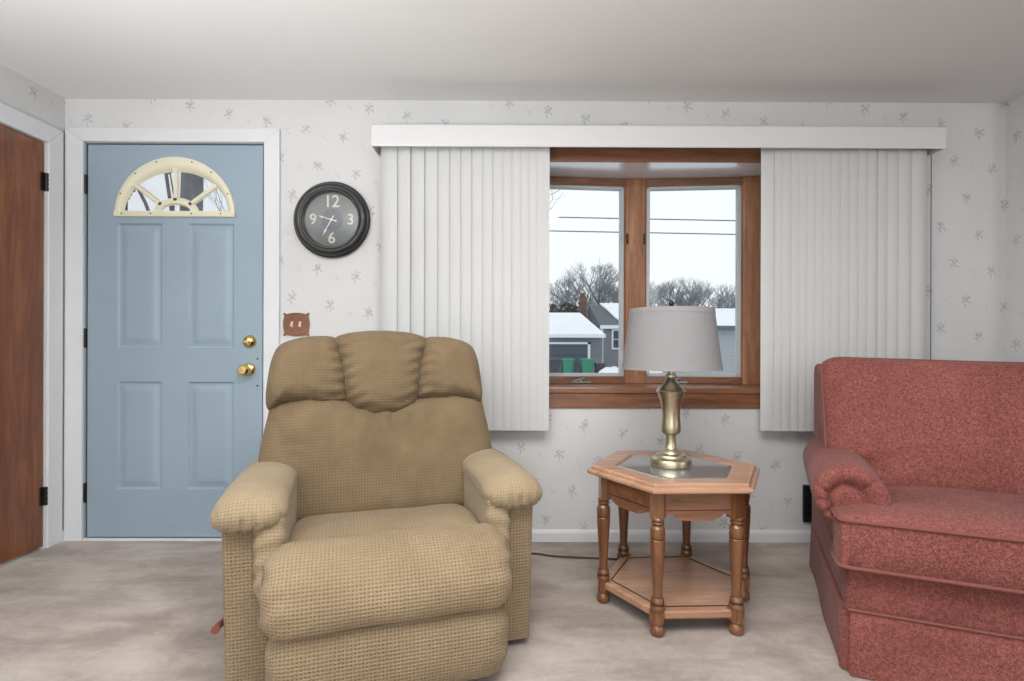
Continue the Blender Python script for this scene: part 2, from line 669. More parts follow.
def round_poly(pts, r, k=5):
    """polygon with rounded corners"""
    out = []
    n = len(pts)
    for i in range(n):
        p0, p1, p2 = Vector(pts[i - 1]), Vector(pts[i]), Vector(pts[(i + 1) % n])
        a = (p0 - p1)
        b = (p2 - p1)
        rr = min(r, a.length * 0.45, b.length * 0.45)
        s, e = p1 + a.normalized() * rr, p1 + b.normalized() * rr
        for j in range(k + 1):
            t = j / k
            q = s * (1 - t) ** 2 + p1 * 2 * t * (1 - t) + e * t * t
            out.append((q.x, q.y))
    return out


def nz(p, s, seed=0.0):
    return noise.noise(Vector((p[0] * s + seed, p[1] * s - seed, p[2] * s + 3.1 * seed)))


# ------------------------------------------------------------------ the room
XL, XR, YR, ZC = -2.316, 2.56, -5.5, 2.28
XR2 = 4.3


def wall_cells(x_cuts, z_cuts, holes, place, thick, name, mat):
    mb = MB()

    def solid(i, j):
        if i < 0 or j < 0 or i >= len(x_cuts) - 1 or j >= len(z_cuts) - 1:
            return False
        cx, cz = (x_cuts[i] + x_cuts[i + 1]) / 2, (z_cuts[j] + z_cuts[j + 1]) / 2
        return not any(a < cx < b and c < cz < d for a, b, c, d in holes)
    for i in range(len(x_cuts) - 1):
        for j in range(len(z_cuts) - 1):
            if not solid(i, j):
                continue
            a, b, c, d = x_cuts[i], x_cuts[i + 1], z_cuts[j], z_cuts[j + 1]
            uv = [(a, c), (b, c), (b, d), (a, d)]
            mb.add([place(a, c, 0), place(b, c, 0), place(b, d, 0), place(a, d, 0)], [(0, 1, 2, 3)], uv)
            mb.add([place(a, c, thick), place(b, c, thick), place(b, d, thick), place(a, d, thick)], [(3, 2, 1, 0)], uv)
            for (di, dj, p, q) in ((-1, 0, (a, c), (a, d)), (1, 0, (b, c), (b, d)), (0, -1, (a, c), (b, c)), (0, 1, (a, d), (b, d))):
                if not solid(i + di, j + dj):
                    mb.add([place(*p, 0), place(*q, 0), place(*q, thick), place(*p, thick)], [(0, 1, 2, 3)], [p, q, q, p])
    return struct(obj(name, mb, mat, smooth=False))


DX0, DX1, DZ = -2.235, -1.265, 2.062          # front door rough opening
WX0, WX1, WZ0, WZ1 = -0.62, 2.02, 0.69, 2.042  # bow window opening
wall_cells([XL, DX0, DX1, WX0, WX1, XR], [0, WZ0, WZ1, DZ, ZC], [(DX0, DX1, -1, DZ), (WX0, WX1, WZ0, WZ1)],
           lambda a, z, t: (a, t, z), 0.12, 'wall_back', M['wallpaper'])
# left wall with the brown door; a = distance along the wall, from the corner towards the camera
LA0, LA1, LZ = 0.106, 0.95, 2.018
wall_cells([0, LA0, LA1, -YR], [0, LZ, ZC], [(LA0, LA1, -1, LZ)],
           lambda a, z, t: (XL - t, -a, z), 0.12, 'wall_left', M['wallpaper'])
# shallow chase that steps out of the back wall at the right, then the room goes on to the right wall
mb = MB()
CH = 0.11
for (a, b, u0) in (((XR, 0), (XR, -CH), XR), ((XR, -CH), (XR2, -CH), XR + CH)):
    L = math.dist(a, b)
    mb.add([(a[0], a[1], 0), (b[0], b[1], 0), (b[0], b[1], ZC), (a[0], a[1], ZC)], [(0, 1, 2, 3)], [(u0, 0), (u0 + L, 0), (u0 + L, ZC), (u0, ZC)])
mb.add([(XR, 0.12, 0), (XR2, 0.12, 0), (XR2, 0.12, ZC), (XR, 0.12, ZC)], [(3, 2, 1, 0)])
struct(obj('wall_chase', mb, M['wallpaper'], smooth=False))
wall_cells([CH, 2.3, 4.1, -YR], [0, 0.7, 2.0, ZC], [(2.3, 4.1, 0.7, 2.0)], lambda a, z, t: (XR2 + t, -a, z), 0.12, 'wall_right', M['wallpaper'])
wall_cells([XL, -2.1, 1.5, XR2], [0, 0.5, 2.1, ZC], [(-2.1, 1.5, 0.5, 2.1)], lambda a, z, t: (a, YR - t, z), 0.12, 'wall_rear', M['white_rear'])
struct(obj('floor', MB().box(XL - .12, XR2 + .12, YR - .12, 0.12, -0.12, 0.0), M['carpet'], smooth=False))
struct(obj('ceiling', MB().box(XL - .12, XR2 + .12, YR - .12, 0.12, ZC, ZC + 0.12), M['ceiling'], smooth=False))


def baseboard(name, segs):
    mb = MB()
    for (p, q, nrm) in segs:
        p, q, nv = Vector(p), Vector(q), Vector(nrm)
        prof = [(0, 0), (0.013, 0), (0.013, 0.045), (0.009, 0.056), (0.0, 0.06)]
        rows = []
        for e in (p, q):
            rows.append([(e.x + nv.x * d, e.y + nv.y * d, z) for d, z in prof])
        mb.grid(rows, True, True, True)
    return struct(obj(name, mb, M['white_trim'], smooth=False))


baseboard('baseboard_back', [((-1.185, 0), (XR, 0), (0, -1)), ((XL, 0), (-2.315, 0), (0, -1))])
baseboard('baseboard_left', [((XL, 0), (XL, -0.03), (1, 0)), ((XL, -1.05), (XL, YR), (1, 0))])


def casing(name, inner, outer, place):
    """mitred casing of three boards round an opening: inner/outer = (a0, a1, top)"""
    mb = MB()
    i0, i1, it = inner
    o0, o1, ot = outer
    for loop in ([(o0, 0), (i0, 0), (i0, it), (o0, ot)], [(i1, 0), (o1, 0), (o1, ot), (i1, it)], [(o0, ot), (i0, it), (i1, it), (o1, ot)]):
        mb.prism(loop, lambda p, k: place(p[0], p[1], 0.016 * k))
    return struct(obj(name, mb, M['white_trim'], smooth=False, bevel=0.004))


casing('trim_1', (-2.213, -1.284, 2.056), (-2.304, -1.203, 2.128), lambda a, z, t: (a, -t, z))
casing('trim_2', (LA0 + .006, LA1 - .006, 2.012), (0.026, LA1 + .085, 2.10), lambda a, z, t: (XL + t, -a, z))

# ------------------------------------------------------------------ the blue front door
def make_front_door():
    x0, x1, zt, yf = -2.205, -1.292, 2.046, 0.006
    root = struct(empty('door_1', (0, 0, 0)))
    panels = [(-2.048, -1.818, 0.996, 1.640), (-1.682, -1.446, 0.996, 1.640), (-2.048, -1.818, 0.262, 0.820), (-1.682, -1.446, 0.262, 0.820)]
    fc, fz = -1.748, 1.684

    def h(x, z):
        for a, b, c, d in panels:
            e = min(x - a, b - x, z - c, d - z)
            if e > 0:
                for (e0, h0), (e1, h1) in (((0, 0), (.009, .009)), ((.009, .009), (.020, .009)), ((.020, .009), (.042, .0015))):
                    if e < e1:
                        return h0 + (h1 - h0) * (e - e0) / (e1 - e0)
                return 0.0015
        return 0.0
    xs = set()
    zs = set()
    for a, b, c, d in panels:
        for e in (0, .009, .020, .042):
            xs |= {a + e, b - e}
            zs |= {c + e, d - e}

    def fill(cuts, lo, hi, step):
        c = sorted(cuts | {lo, hi})
        out = [c[0]]
        for q in c[1:]:
            k = max(1, int(math.ceil((q - out[-1]) / step)))
            s = out[-1]
            for i in range(1, k + 1):
                out.append(s + (q - s) * i / k)
        return out
    xs = fill(xs, x0, x1, 0.02)
    zs = fill(zs, 0.012, zt, 0.02)
    n = len(xs)
    front = [(x, yf + h(x, z), z) for z in zs for x in xs]
    back = [(x, yf + 0.045, z) for z in zs for x in xs]
    mb = MB()
    fs = []
    bs = []
    for j in range(len(zs) - 1):
        for i in range(n - 1):
            cx, cz = (xs[i] + xs[i + 1]) / 2 - fc, (zs[j] + zs[j + 1]) / 2 - fz
            if cz > 0 and (cx / .288) ** 2 + (cz / .275) ** 2 < 1:
                continue
            fs.append((j * n + i, j * n + i + 1, (j + 1) * n + i + 1, (j + 1) * n + i))
            bs.append((j * n + i, (j + 1) * n + i, (j + 1) * n + i + 1, j * n + i + 1))
    mb.add(front, fs)
    mb.add(back, bs)
    mb.box(x0, x0 + .004, yf, yf + .045, 0.012, zt)
    mb.box(x1 - .004, x1, yf, yf + .045, 0.012, zt)
    mb.box(x0, x1, yf + .002, yf + .045, zt - .004, zt)
    mb.box(x0, x1, yf, yf + .045, 0.012, 0.016)
    obj('door_slab', mb, M['door_blue'], root, angle=20)
    # fan light: cream frame with three spokes and a hub, glass behind
    mb = MB()

    def arch(a, b, n=40):
        return [(fc + a * cos(pi * i / n), fz + b * sin(pi * i / n)) for i in range(n + 1)]
    prof = [(0.311, 0.30, -0.001), (0.309, 0.298, -0.011), (0.296, 0.282, -0.015), (0.285, 0.262, -0.013), (0.277, 0.240, -0.006), (0.272, 0.226, 0.012)]
    rows = [[(x, yf + d, z) for x, z in arch(a, b)] for a, b, d in prof]
    mb.grid(rows)
    pb = [(fz - .012, 0.0), (fz - .010, -.012), (fz + .006, -.015), (fz + .018, -.013), (fz + .024, .012)]
    mb.grid([[(fc - .311, yf + d, z), (fc + .311, yf + d, z)] for z, d in pb])

    def bar(p, q, w):
        p, q = Vector(p), Vector(q)
        d = (q - p).normalized()
        m = Vector((-d.y, d.x))
        sec = [(-w, .008), (-w * .6, -.006), (w * .6, -.006), (w, .008)]
        mb.grid([[(e.x + m.x * s, yf + t, e.y + m.y * s) for s, t in sec] for e in (p, q)])
    for ang in (90, 40, 140):
        a = radians(ang)
        bar((fc + .095 * cos(a), fz + .018 + .055 * sin(a)), (fc + .28 * cos(a), fz + .245 * sin(a)), .014)
    hub = [(0.118, 0.080, .008), (0.110, 0.074, -.006), (0.084, 0.048, -.006), (0.074, 0.040, .008)]
    mb.grid([[(x, yf + d, z + .012) for x, z in arch(a, b, 24)] for a, b, d in hub])
    fr = obj('fanlight_frame', mb, M['fan_cream'], root, angle=50)
    fr['label'] = 'cream half-round fanlight frame with spokes'
    spots = [(.297 * cos(radians(dg)), .283 * sin(radians(dg))) for dg in (22, 50, 72, 108, 132, 158)] + [(x, .004) for x in (-.27, -.12, .09, .24)]
    for sx, sz in spots:
        obj('screw', MB().lathe([(.004, 0), (.003, -.003)], 8, (fc + sx, fz + sz), 'y', yf - .0145), M['hinge'], fr)
    out = arch(.282, .262) + [(fc - .282, fz)]
    obj('pane', MB().prism(out, lambda p, k: (p[0], yf + .014 + .006 * k, p[1])), M['fan_glass'], fr, smooth=False)
    # hardware
    mb = MB()
    mb.lathe([(0, -.028), (.012, -.028), (.024, -.022), (.031, -.012), (.034, -.004), (.035, 0)], 28, (-1.362, 1.029), 'y', yf)
    d = obj('deadbolt', mb, M['gold_brass'], root)
    mb = MB().box(-1.376, -1.348, yf - .042, yf - .026, 1.021, 1.036)
    obj('thumb_turn', mb, M['gold_brass'], d, bevel=.003)
    mb = MB()
    mb.lathe([(.034, 0), (.034, -.004), (.028, -.012), (.014, -.016), (.012, -.034), (.022, -.040), (.029, -.052), (.028, -.066), (.020, -.074), (0, -.076)], 28,
             (-1.366, 0.885), 'y', yf)
    obj('door_knob', mb, M['gold_brass'], root)
    for zc in (1.84, 1.045, 0.245):
        mb = MB()
        mb.lathe([(.0065, -.05), (.0065, .05)], 10, (x0 - .006, yf - .004), 'z', zc)
        mb.box(x0 - .012, x0 + .002, yf - .002, yf + .02, zc - .048, zc + .048)
        for k in (-.03, -.01, .01, .03):
            mb.lathe([(.0072, -.003), (.0072, .003)], 10, (x0 - .004, yf - .006), 'z', zc + k)
        obj('hinge', mb, M['hinge'], root)
    for z in (0.94, 0.80):
        obj('latch_screw', MB().lathe([(.005, 0), (.004, -.003)], 8, (x1 - .03, z), 'y', yf), M['hinge'], root)
    # frame: jambs in the opening, threshold, dark weather seal
    mb = MB().box(DX0, -2.211, -.001, .12, 0, DZ).box(-1.286, DX1, -.001, .12, 0, DZ).box(DX0, DX1, -.001, .12, 2.053, DZ)
    obj('frame', mb, plain('blue_grey_jamb_paint', (168, 182, 190), 0.5, var=.03), root, smooth=False)
    mb = MB().box(-2.211, x0 - .001, .05, .07, 0.01, 2.05).box(x1 + .001, -1.286, .036, .07, 0.01, 2.05).box(-2.211, -1.286, .036, .07, zt + .001, 2.053)
    obj('weather_seal', mb, M['dark_gap'], root, smooth=False)
    mb = MB().box(-2.211, -1.286, -.012, .12, 0.0, 0.011)
    
    obj('threshold', mb, M['white_trim'], root, smooth=False, bevel=.002)


make_front_door()

# ------------------------------------------------------------------ brown door in the left wall
root = struct(empty('door_2', (0, 0, 0)))
mb = MB().box(XL - .04, XL - .004, -(LA1 - .012), -(LA0 + .010), 0.014, LZ - .008)
obj('door_slab', mb, M['door_brown'], root, smooth=False, bevel=.003)
mb = MB().box(XL - .12, XL, -(LA0 + .006), -LA0, 0, LZ).box(XL - .12, XL, -LA1, -(LA1 - .006), 0, LZ).box(XL - .12, XL, -LA1, -LA0, LZ - .006, LZ)
obj('frame', mb, M['white_trim'], root, smooth=False)
for zc in (1.815, 0.262):
    mb = MB()
    mb.box(XL - .004, XL - .001, -(LA0 + .030), -(LA0 + .008), zc - .045, zc + .045)
    mb.lathe([(.008, -.045), (.008, .045)], 10, (XL + .006, -(LA0 + .007)), 'z', zc)
    for k in (-.035, -.012, .012, .035):
        mb.lathe([(.0095, -.008), (.0095, .008)], 10, (XL + .006, -(LA0 + .007)), 'z', zc + k)
    obj('hinge', mb, M['hinge'], root)
mb = MB()
mb.lathe([(.03, 0), (.03, .004), (.012, .012), (.012, .035), (.026, .045), (.028, .06), (.018, .07), (0, .072)], 24, (-(LA1 - .08), .93), 'x', XL - .004)
obj('door_knob', mb, M['gold_brass'], root)

# ------------------------------------------------------------------ bow window
def make_window():
    root = struct(empty('window_1', (0.699, 0, 0)))
    L = lambda x: x - 0.699
    top, bot = 1.964, 0.798
    pts = [(-0.605, .055), (0.047, .234), (0.699, .29), (1.351, .234), (2.003, .055)]
    # front boards
    mb = MB().box(L(WX0), L(WX1), -.012, .006, top, WZ1)
    obj('header_board', mb, M['win_wood'], root, smooth=False, bevel=.004)
    mb = MB().prism([(L(WX0), -.02), (L(WX1), -.02)] + [(L(x), y + .05) for x, y in reversed(pts)], lambda p, k: (p[0], p[1], bot - .03 + .03 * k))
    mb.box(L(WX0), L(WX1), -.012, .03, WZ0, bot - .03)
    obj('seat_board', mb, M['win_wood'], root, smooth=False, bevel=.004)
    mb = MB().prism([(L(WX0), .006), (L(WX1), .006)] + [(L(x), y + .05) for x, y in reversed(pts)], lambda p, k: (p[0], p[1], top + .001 + .04 * k))
    s = obj('soffit', mb, M['soffit_sky_white'], root, smooth=False)
    s['label'] = 'varnished wood soffit above the bow panes, sky sheen painted white'
    for i, (x, y) in enumerate(pts):
        # upright mullion
        if 0 < i < 4:
            ang = {1: radians(12), 2: 0.0, 3: radians(-12)}[i]
            w, d = .064, .05
            c, sn = cos(ang), sin(ang)
            loop = [(-w, d), (-w, -.01), (-w + .012, -.022), (w - .012, -.022), (w, -.01), (w, d)]
            mb = MB().prism([(L(x) + p * c - q * sn, y + p * sn + q * c) for p, q in loop], lambda p, k: (p[0], p[1], bot + (top - bot) * k))
            obj('mullion', mb, M['win_wood_z'], root, smooth=False, bevel=.002)
        else:
            sg = 1 if i == 0 else -1
            mb = MB().box(L(x) - .012, L(x) + .05 * sg, .0, y + .06, bot, top) if sg > 0 else MB().box(L(x) - .05, L(x) + .012, .0, y + .06, bot, top)
            obj('jamb', mb, M['win_wood_z'], root, smooth=False)
    for i in range(4):
        (xa, ya), (xb, yb) = pts[i], pts[i + 1]
        a, b = Vector((L(xa), ya)), Vector((L(xb), yb))
        d = (b - a).normalized()
        nrm = Vector((-d.y, d.x))      # outwards
        Ln = (b - a).length

        def P(t, off, z):
            q = a + d * t + nrm * off
            return (q.x, q.y, z)

        def bar(mb, t0, t1, o0, o1, z0, z1):
            vs = [P(t, o, z) for t in (t0, t1) for o in (o0, o1) for z in (z0, z1)]
            mb.add(vs, [(0, 1, 3, 2), (4, 6, 7, 5), (0, 4, 5, 1), (2, 3, 7, 6), (0, 2, 6, 4), (1, 5, 7, 3)])
        m0, m1 = .055, Ln - .055
        mb = MB()
        bar(mb, m0, m1, -.012, .045, top - .042, top)
        bar(mb, m0, m1, -.012, .045, bot, bot + .040)
        sash = obj('sash', mb, M['win_wood'], root, smooth=False, bevel=.003)
        mb = MB()
        g = .020
        z0, z1 = bot + .038, top - .040
        bar(mb, m0 + .008, m0 + .010 + g, .0, .035, z0, z1)
        bar(mb, m1 - .010 - g, m1 - .008, .0, .035, z0, z1)
        bar(mb, m0, m1, .0, .035, z0, z0 + g)
        bar(mb, m0, m1, .0, .035, z1 - g, z1)
        mb2 = obj('sash_frame', mb, M['gasket'], sash, smooth=False, bevel=.003)
        mb2['label'] = 'pale grey sash edge'
        mb = MB()
        bar(mb, m0, m1, .014, .019, z0, z1)
        obj('pane', mb, M['glass'], sash, smooth=False)
        if i in (1, 2):
            # crank handle on the bottom rail
            t = {1: .52, 2: .36}[i] * Ln
            mb = MB()
            vs = [P(t - .055, -.016, bot + .010), P(t + .055, -.016, bot + .010)]
            bar(mb, t - .055, t + .055, -.024, -.010, bot + .004, bot + .014)
            p0, p1, p2 = P(t, -.02, bot + .018), P(t + .012, -.034, bot + .030), P(t - .05, -.038, bot + .016)
            mb.tube([p0, p1, p2], .005, 8)
            mb.lathe([(.011, 0), (.008, .018)], 12, P(t, -.018, 0)[:2], 'z', bot + .008)
            c = obj('crank_handle', mb, M['steel'], sash)
            c['label'] = 'grey metal crank handle'
            mb = MB()
            for zz in (1.03, 1.62):
                tt = Ln - .05 if i == 1 else .05
                bar(mb, tt - .006, tt + .006, -.024, -.010, zz - .03, zz + .03)
                bar(mb, tt - .003, tt + .003, -.034, -.018, zz - .005, zz + .025)
            obj('sash_lock', mb, M['hinge'], sash, smooth=False, bevel=.002)


make_window()

# ------------------------------------------------------------------ vertical blind with valance
def make_blind():
    root = tag(empty('vertical_blind', (0.716, 0, 1.99)), 'white vertical blind drawn open to both sides under a long white valance', 'window blind')
    X0, X1 = -0.697 - .716, 2.129 - .716
    zb, zt = 0.0, 0.105
    yF = -.146
    mb = MB()
    # valance face with slight bend-over at top, and returns to the wall
    prof = [(-.118, zt + .004), (yF + .002, zt + .004), (yF - .004, zt - .004), (yF, zb + .008), (yF + .003, zb), (yF + .008, zb), (yF + .006, zt - .006), (-.118, zt - .004)]
    mb.grid([[(x, y, z) for y, z in prof] for x in (X0, X1)], True, True, True)
    mb.box(X0, X0 + .006, yF + .004, -.001, zb, zt)
    mb.box(X1 - .006, X1, yF + .004, -.001, zb, zt)
    obj('valance', mb, M['valance'], root, smooth=False, bevel=.002)
    mb = MB().box(X0 + .03, X1 - .03, -.098, -.058, .055, .092)
    for x in (X0 + .05, 0, X1 - .05):
        mb.box(x - .015, x + .015, -.118, -.001, .092, .097)
    obj('headrail', mb, M['valance'], root, smooth=False)
    zlo = 0.588 - 1.99

    def slat(x, ang, w=.089, ztop=.045, bow=.011, zl=zlo):
        c, s = cos(ang), sin(ang)
        rows = []
        n = 8
        th = .0012
        loop = []
        for i in range(n + 1):
            t = -1 + 2 * i / n
            loop.append((t * w / 2, -bow * (1 - t * t)))
        for i in range(n, -1, -1):
            t = -1 + 2 * i / n
            loop.append((t * w / 2, -bow * (1 - t * t) + th))
        for z in (zl, ztop):
            rows.append([(x + p * c - q * s, -.078 + p * s + q * c, z) for p, q in loop])
        o = obj('slat', MB().grid(rows, True, True, True), M['vinyl'], root, angle=60)
        return o
    Sp = 2.668 / 530.0
    # left stack: pixel-measured slat spacing converted to metres
    L1 = [388, 401, 415, 428, 440, 451, 462, 473, 483, 493, 502, 511, 519, 527, 534, 540]
    for i, px in enumerate(L1):
        x = (px - 512) * Sp - .716
        ang = radians(-14 - i * 0.5)
        slat(x, ang)
    R1 = [769, 781, 789, 798, 806, 814, 822, 830, 838, 847, 856, 865, 874, 884, 894, 906, 919]
    for i, px in enumerate(R1):
        x = (px - 512) * Sp - .716 + .002
        if i == 0:
            slat(x, radians(-4), bow=.006)
        else:
            slat(x, radians(16 if i < 14 else 9))
    mb = MB()
    cx = (932 - 512) * Sp - .716 + .018
    mb.tube([(cx, -.05, .05), (cx, -.05, .922 - 1.99)], .0022, 6)
    c = obj('pull_cord', mb, M['wire'], root)
    mb = MB().lathe([(.003, .03), (.007, .02), (.008, -.02), (.004, -.03)], 12, (cx, -.05), 'z', .90 - 1.99)
    obj('weight', mb, M['steel'], c)


make_blind()

# ------------------------------------------------------------------ clock
def make_clock():
    root = tag(empty('wall_clock', (-0.932, 0, 1.657)), 'round black wall clock with a grey face hung beside the blue door', 'clock')
    mb = MB()
    prof = [(.150, -.001), (.188, -.001), (.196, -.010), (.197, -.018), (.192, -.024), (.186, -.026), (.186, -.034), (.178, -.046), (.166, -.052), (.156, -.050), (.150, -.044),
            (.146, -.038), (.141, -.036), (.138, -.022), (.138, -.010)]
    mb.lathe(prof, 72, (0, 0), 'y', 0, cap=False)
    obj('frame', mb, M['black_plastic'], root, angle=50)
    mb = MB()
    for i in range(84):
        a = 2 * pi * i / 84
        mb.lathe([(0, -.0035), (.0028, -.0022), (.0038, 0), (.0028, .0022), (0, .0035)], 6, (.1485 * cos(a), .1485 * sin(a)), 'y', -.0475)
    b = obj('bead_ring', mb, M['steel'], root)
    b['label'] = 'ring of small metallic beads'
    f = obj('face', MB().lathe([(0, -.016), (.140, -.016), (.140, -.008), (0, -.008)], 64, (0, 0), 'y', 0, cap=False), M['clock_face'], root)
    f['label'] = 'weathered grey face'
    obj('face_centre', MB().lathe([(0, -.0175), (.054, -.0175), (.054, -.015)], 48, (0, 0), 'y', 0, cap=False), M['clock_mid'], f)
    for txt, px, pz, sz in (('12', 0, .092, .088), ('3', .096, 0, .078), ('6', 0, -.096, .078), ('9', -.096, 0, .078)):
        cu = bpy.data.curves.new('numeral', 'FONT')
        cu.body = txt
        cu.size = sz
        cu.align_x = 'CENTER'
        cu.align_y = 'CENTER'
        cu.extrude = .0008
        cu.space_character = 0.92
        cu.offset = 0.0006
        tmp = bpy.data.objects.new('numeral_curve', cu)
        COL.objects.link(tmp)
        bpy.context.view_layer.update()
        me = bpy.data.meshes.new_from_object(tmp.evaluated_get(bpy.context.evaluated_depsgraph_get()))
        bpy.data.objects.remove(tmp)
        o = bpy.data.objects.new('numeral', me)
        COL.objects.link(o)
        me.materials.clear()
        me.materials.append(M['numeral'])
        o.parent = root
        o.location = (px, -.0175, pz)
        o.rotation_euler = (radians(90), 0, 0)

    def hand(name, ang, length, tail, w, y):
        d = Vector((sin(ang), cos(ang)))
        n = Vector((d.y, -d.x))
        lp = [(-tail, w * .9), (-tail * .55, w * .35), (0, w * .45), (length * .55, w * .35), (length * .68, w), (length * .8, w * .35), (length, .0004)]
        loop = [d * t + n * s for t, s in lp] + [d * t - n * s for t, s in reversed(lp)]
        obj(name, MB().prism([(p.x, p.y) for p in loop], lambda p, k: (p[0], y + .0012 * k, p[1])), M['hand'], root, smooth=False)
    hand('hour_hand', radians(286), .075, .026, .0058, -.0215)
    hand('minute_hand', radians(209), .098, .022, .0058, -.0235)
    obj('pivot', MB().lathe([(.007, -.017), (.007, -.025), (.003, -.0262), (0, -.0262)], 16, (0, 0), 'y', 0, cap=False), M['hand'], root)
    gp = obj('cover_glass', MB().lathe([(0, -.031), (.139, -.030), (.139, -.028), (0, -.029)], 48, (0, 0), 'y', 0, cap=False), glass('clock_glass', (0.97, .97, .97), 0.8), root)


make_clock()

# ------------------------------------------------------------------ switch plate
root = tag(empty('switch_plate', (-1.117, 0, 1.119)), 'carved wooden double light switch plate on wall below the clock', 'light switch')
w, h_ = .066, .058
out = []
corner = [(-1, -1), (1, -1), (1, 1), (-1, 1)]
for k in range(4):
    (ax, az), (bx, bz) = corner[k], corner[(k + 1) % 4]
    for i in range(48):
        t = i / 48
        x, z = (ax + (bx - ax) * t) * w, (az + (bz - az) * t) * h_
        # pinched corners with ears, bulging sides
        nx, nzv = ((0, az), (ax, 0), (0, az), (ax, 0))[k] if False else ((0, -1), (1, 0), (0, 1), (-1, 0))[k]
        e = min(t, 1 - t)
        q = .001 if e < .06 else (.001 - .007 * min(1, (e - .06) / .04) if e < .10 else -.006 + .008 * sin(pi * (e - .10) / .80))
        out.append((x + nx * q, z + nzv * q))
mb = MB().prism(out, lambda p, k: (p[0], -.001 - .010 * k, p[1]))
obj('plate', mb, M['plate_wood'], root, smooth=False, bevel=.003)
for sx in (-.021, .021):
    mb = MB().box(sx - .0055, sx + .0055, -.012, -.011, -.014, .014)
    mb.add([(sx - .004, -.011, -.006), (sx + .004, -.011, -.006), (sx + .004, -.011, .007), (sx - .004, -.011, .007),
            (sx - .0033, -.026, -.010), (sx + .0033, -.026, -.010), (sx + .0033, -.026, -.004), (sx - .0033, -.026, -.004)],
           [(0, 1, 2, 3), (7, 6, 5, 4), (0, 4, 5, 1), (1, 5, 6, 2), (2, 6, 7, 3), (3, 7, 4, 0)])
    o = obj('toggle', mb, M['toggle'], root, smooth=False, bevel=.001)
    o['label'] = 'ivory toggle'
    for z in (-.030, .030):
        obj('screw', MB().lathe([(.0035, 0), (.0028, -.002)], 10, (sx, z), 'y', -.011), M['hinge'], root)

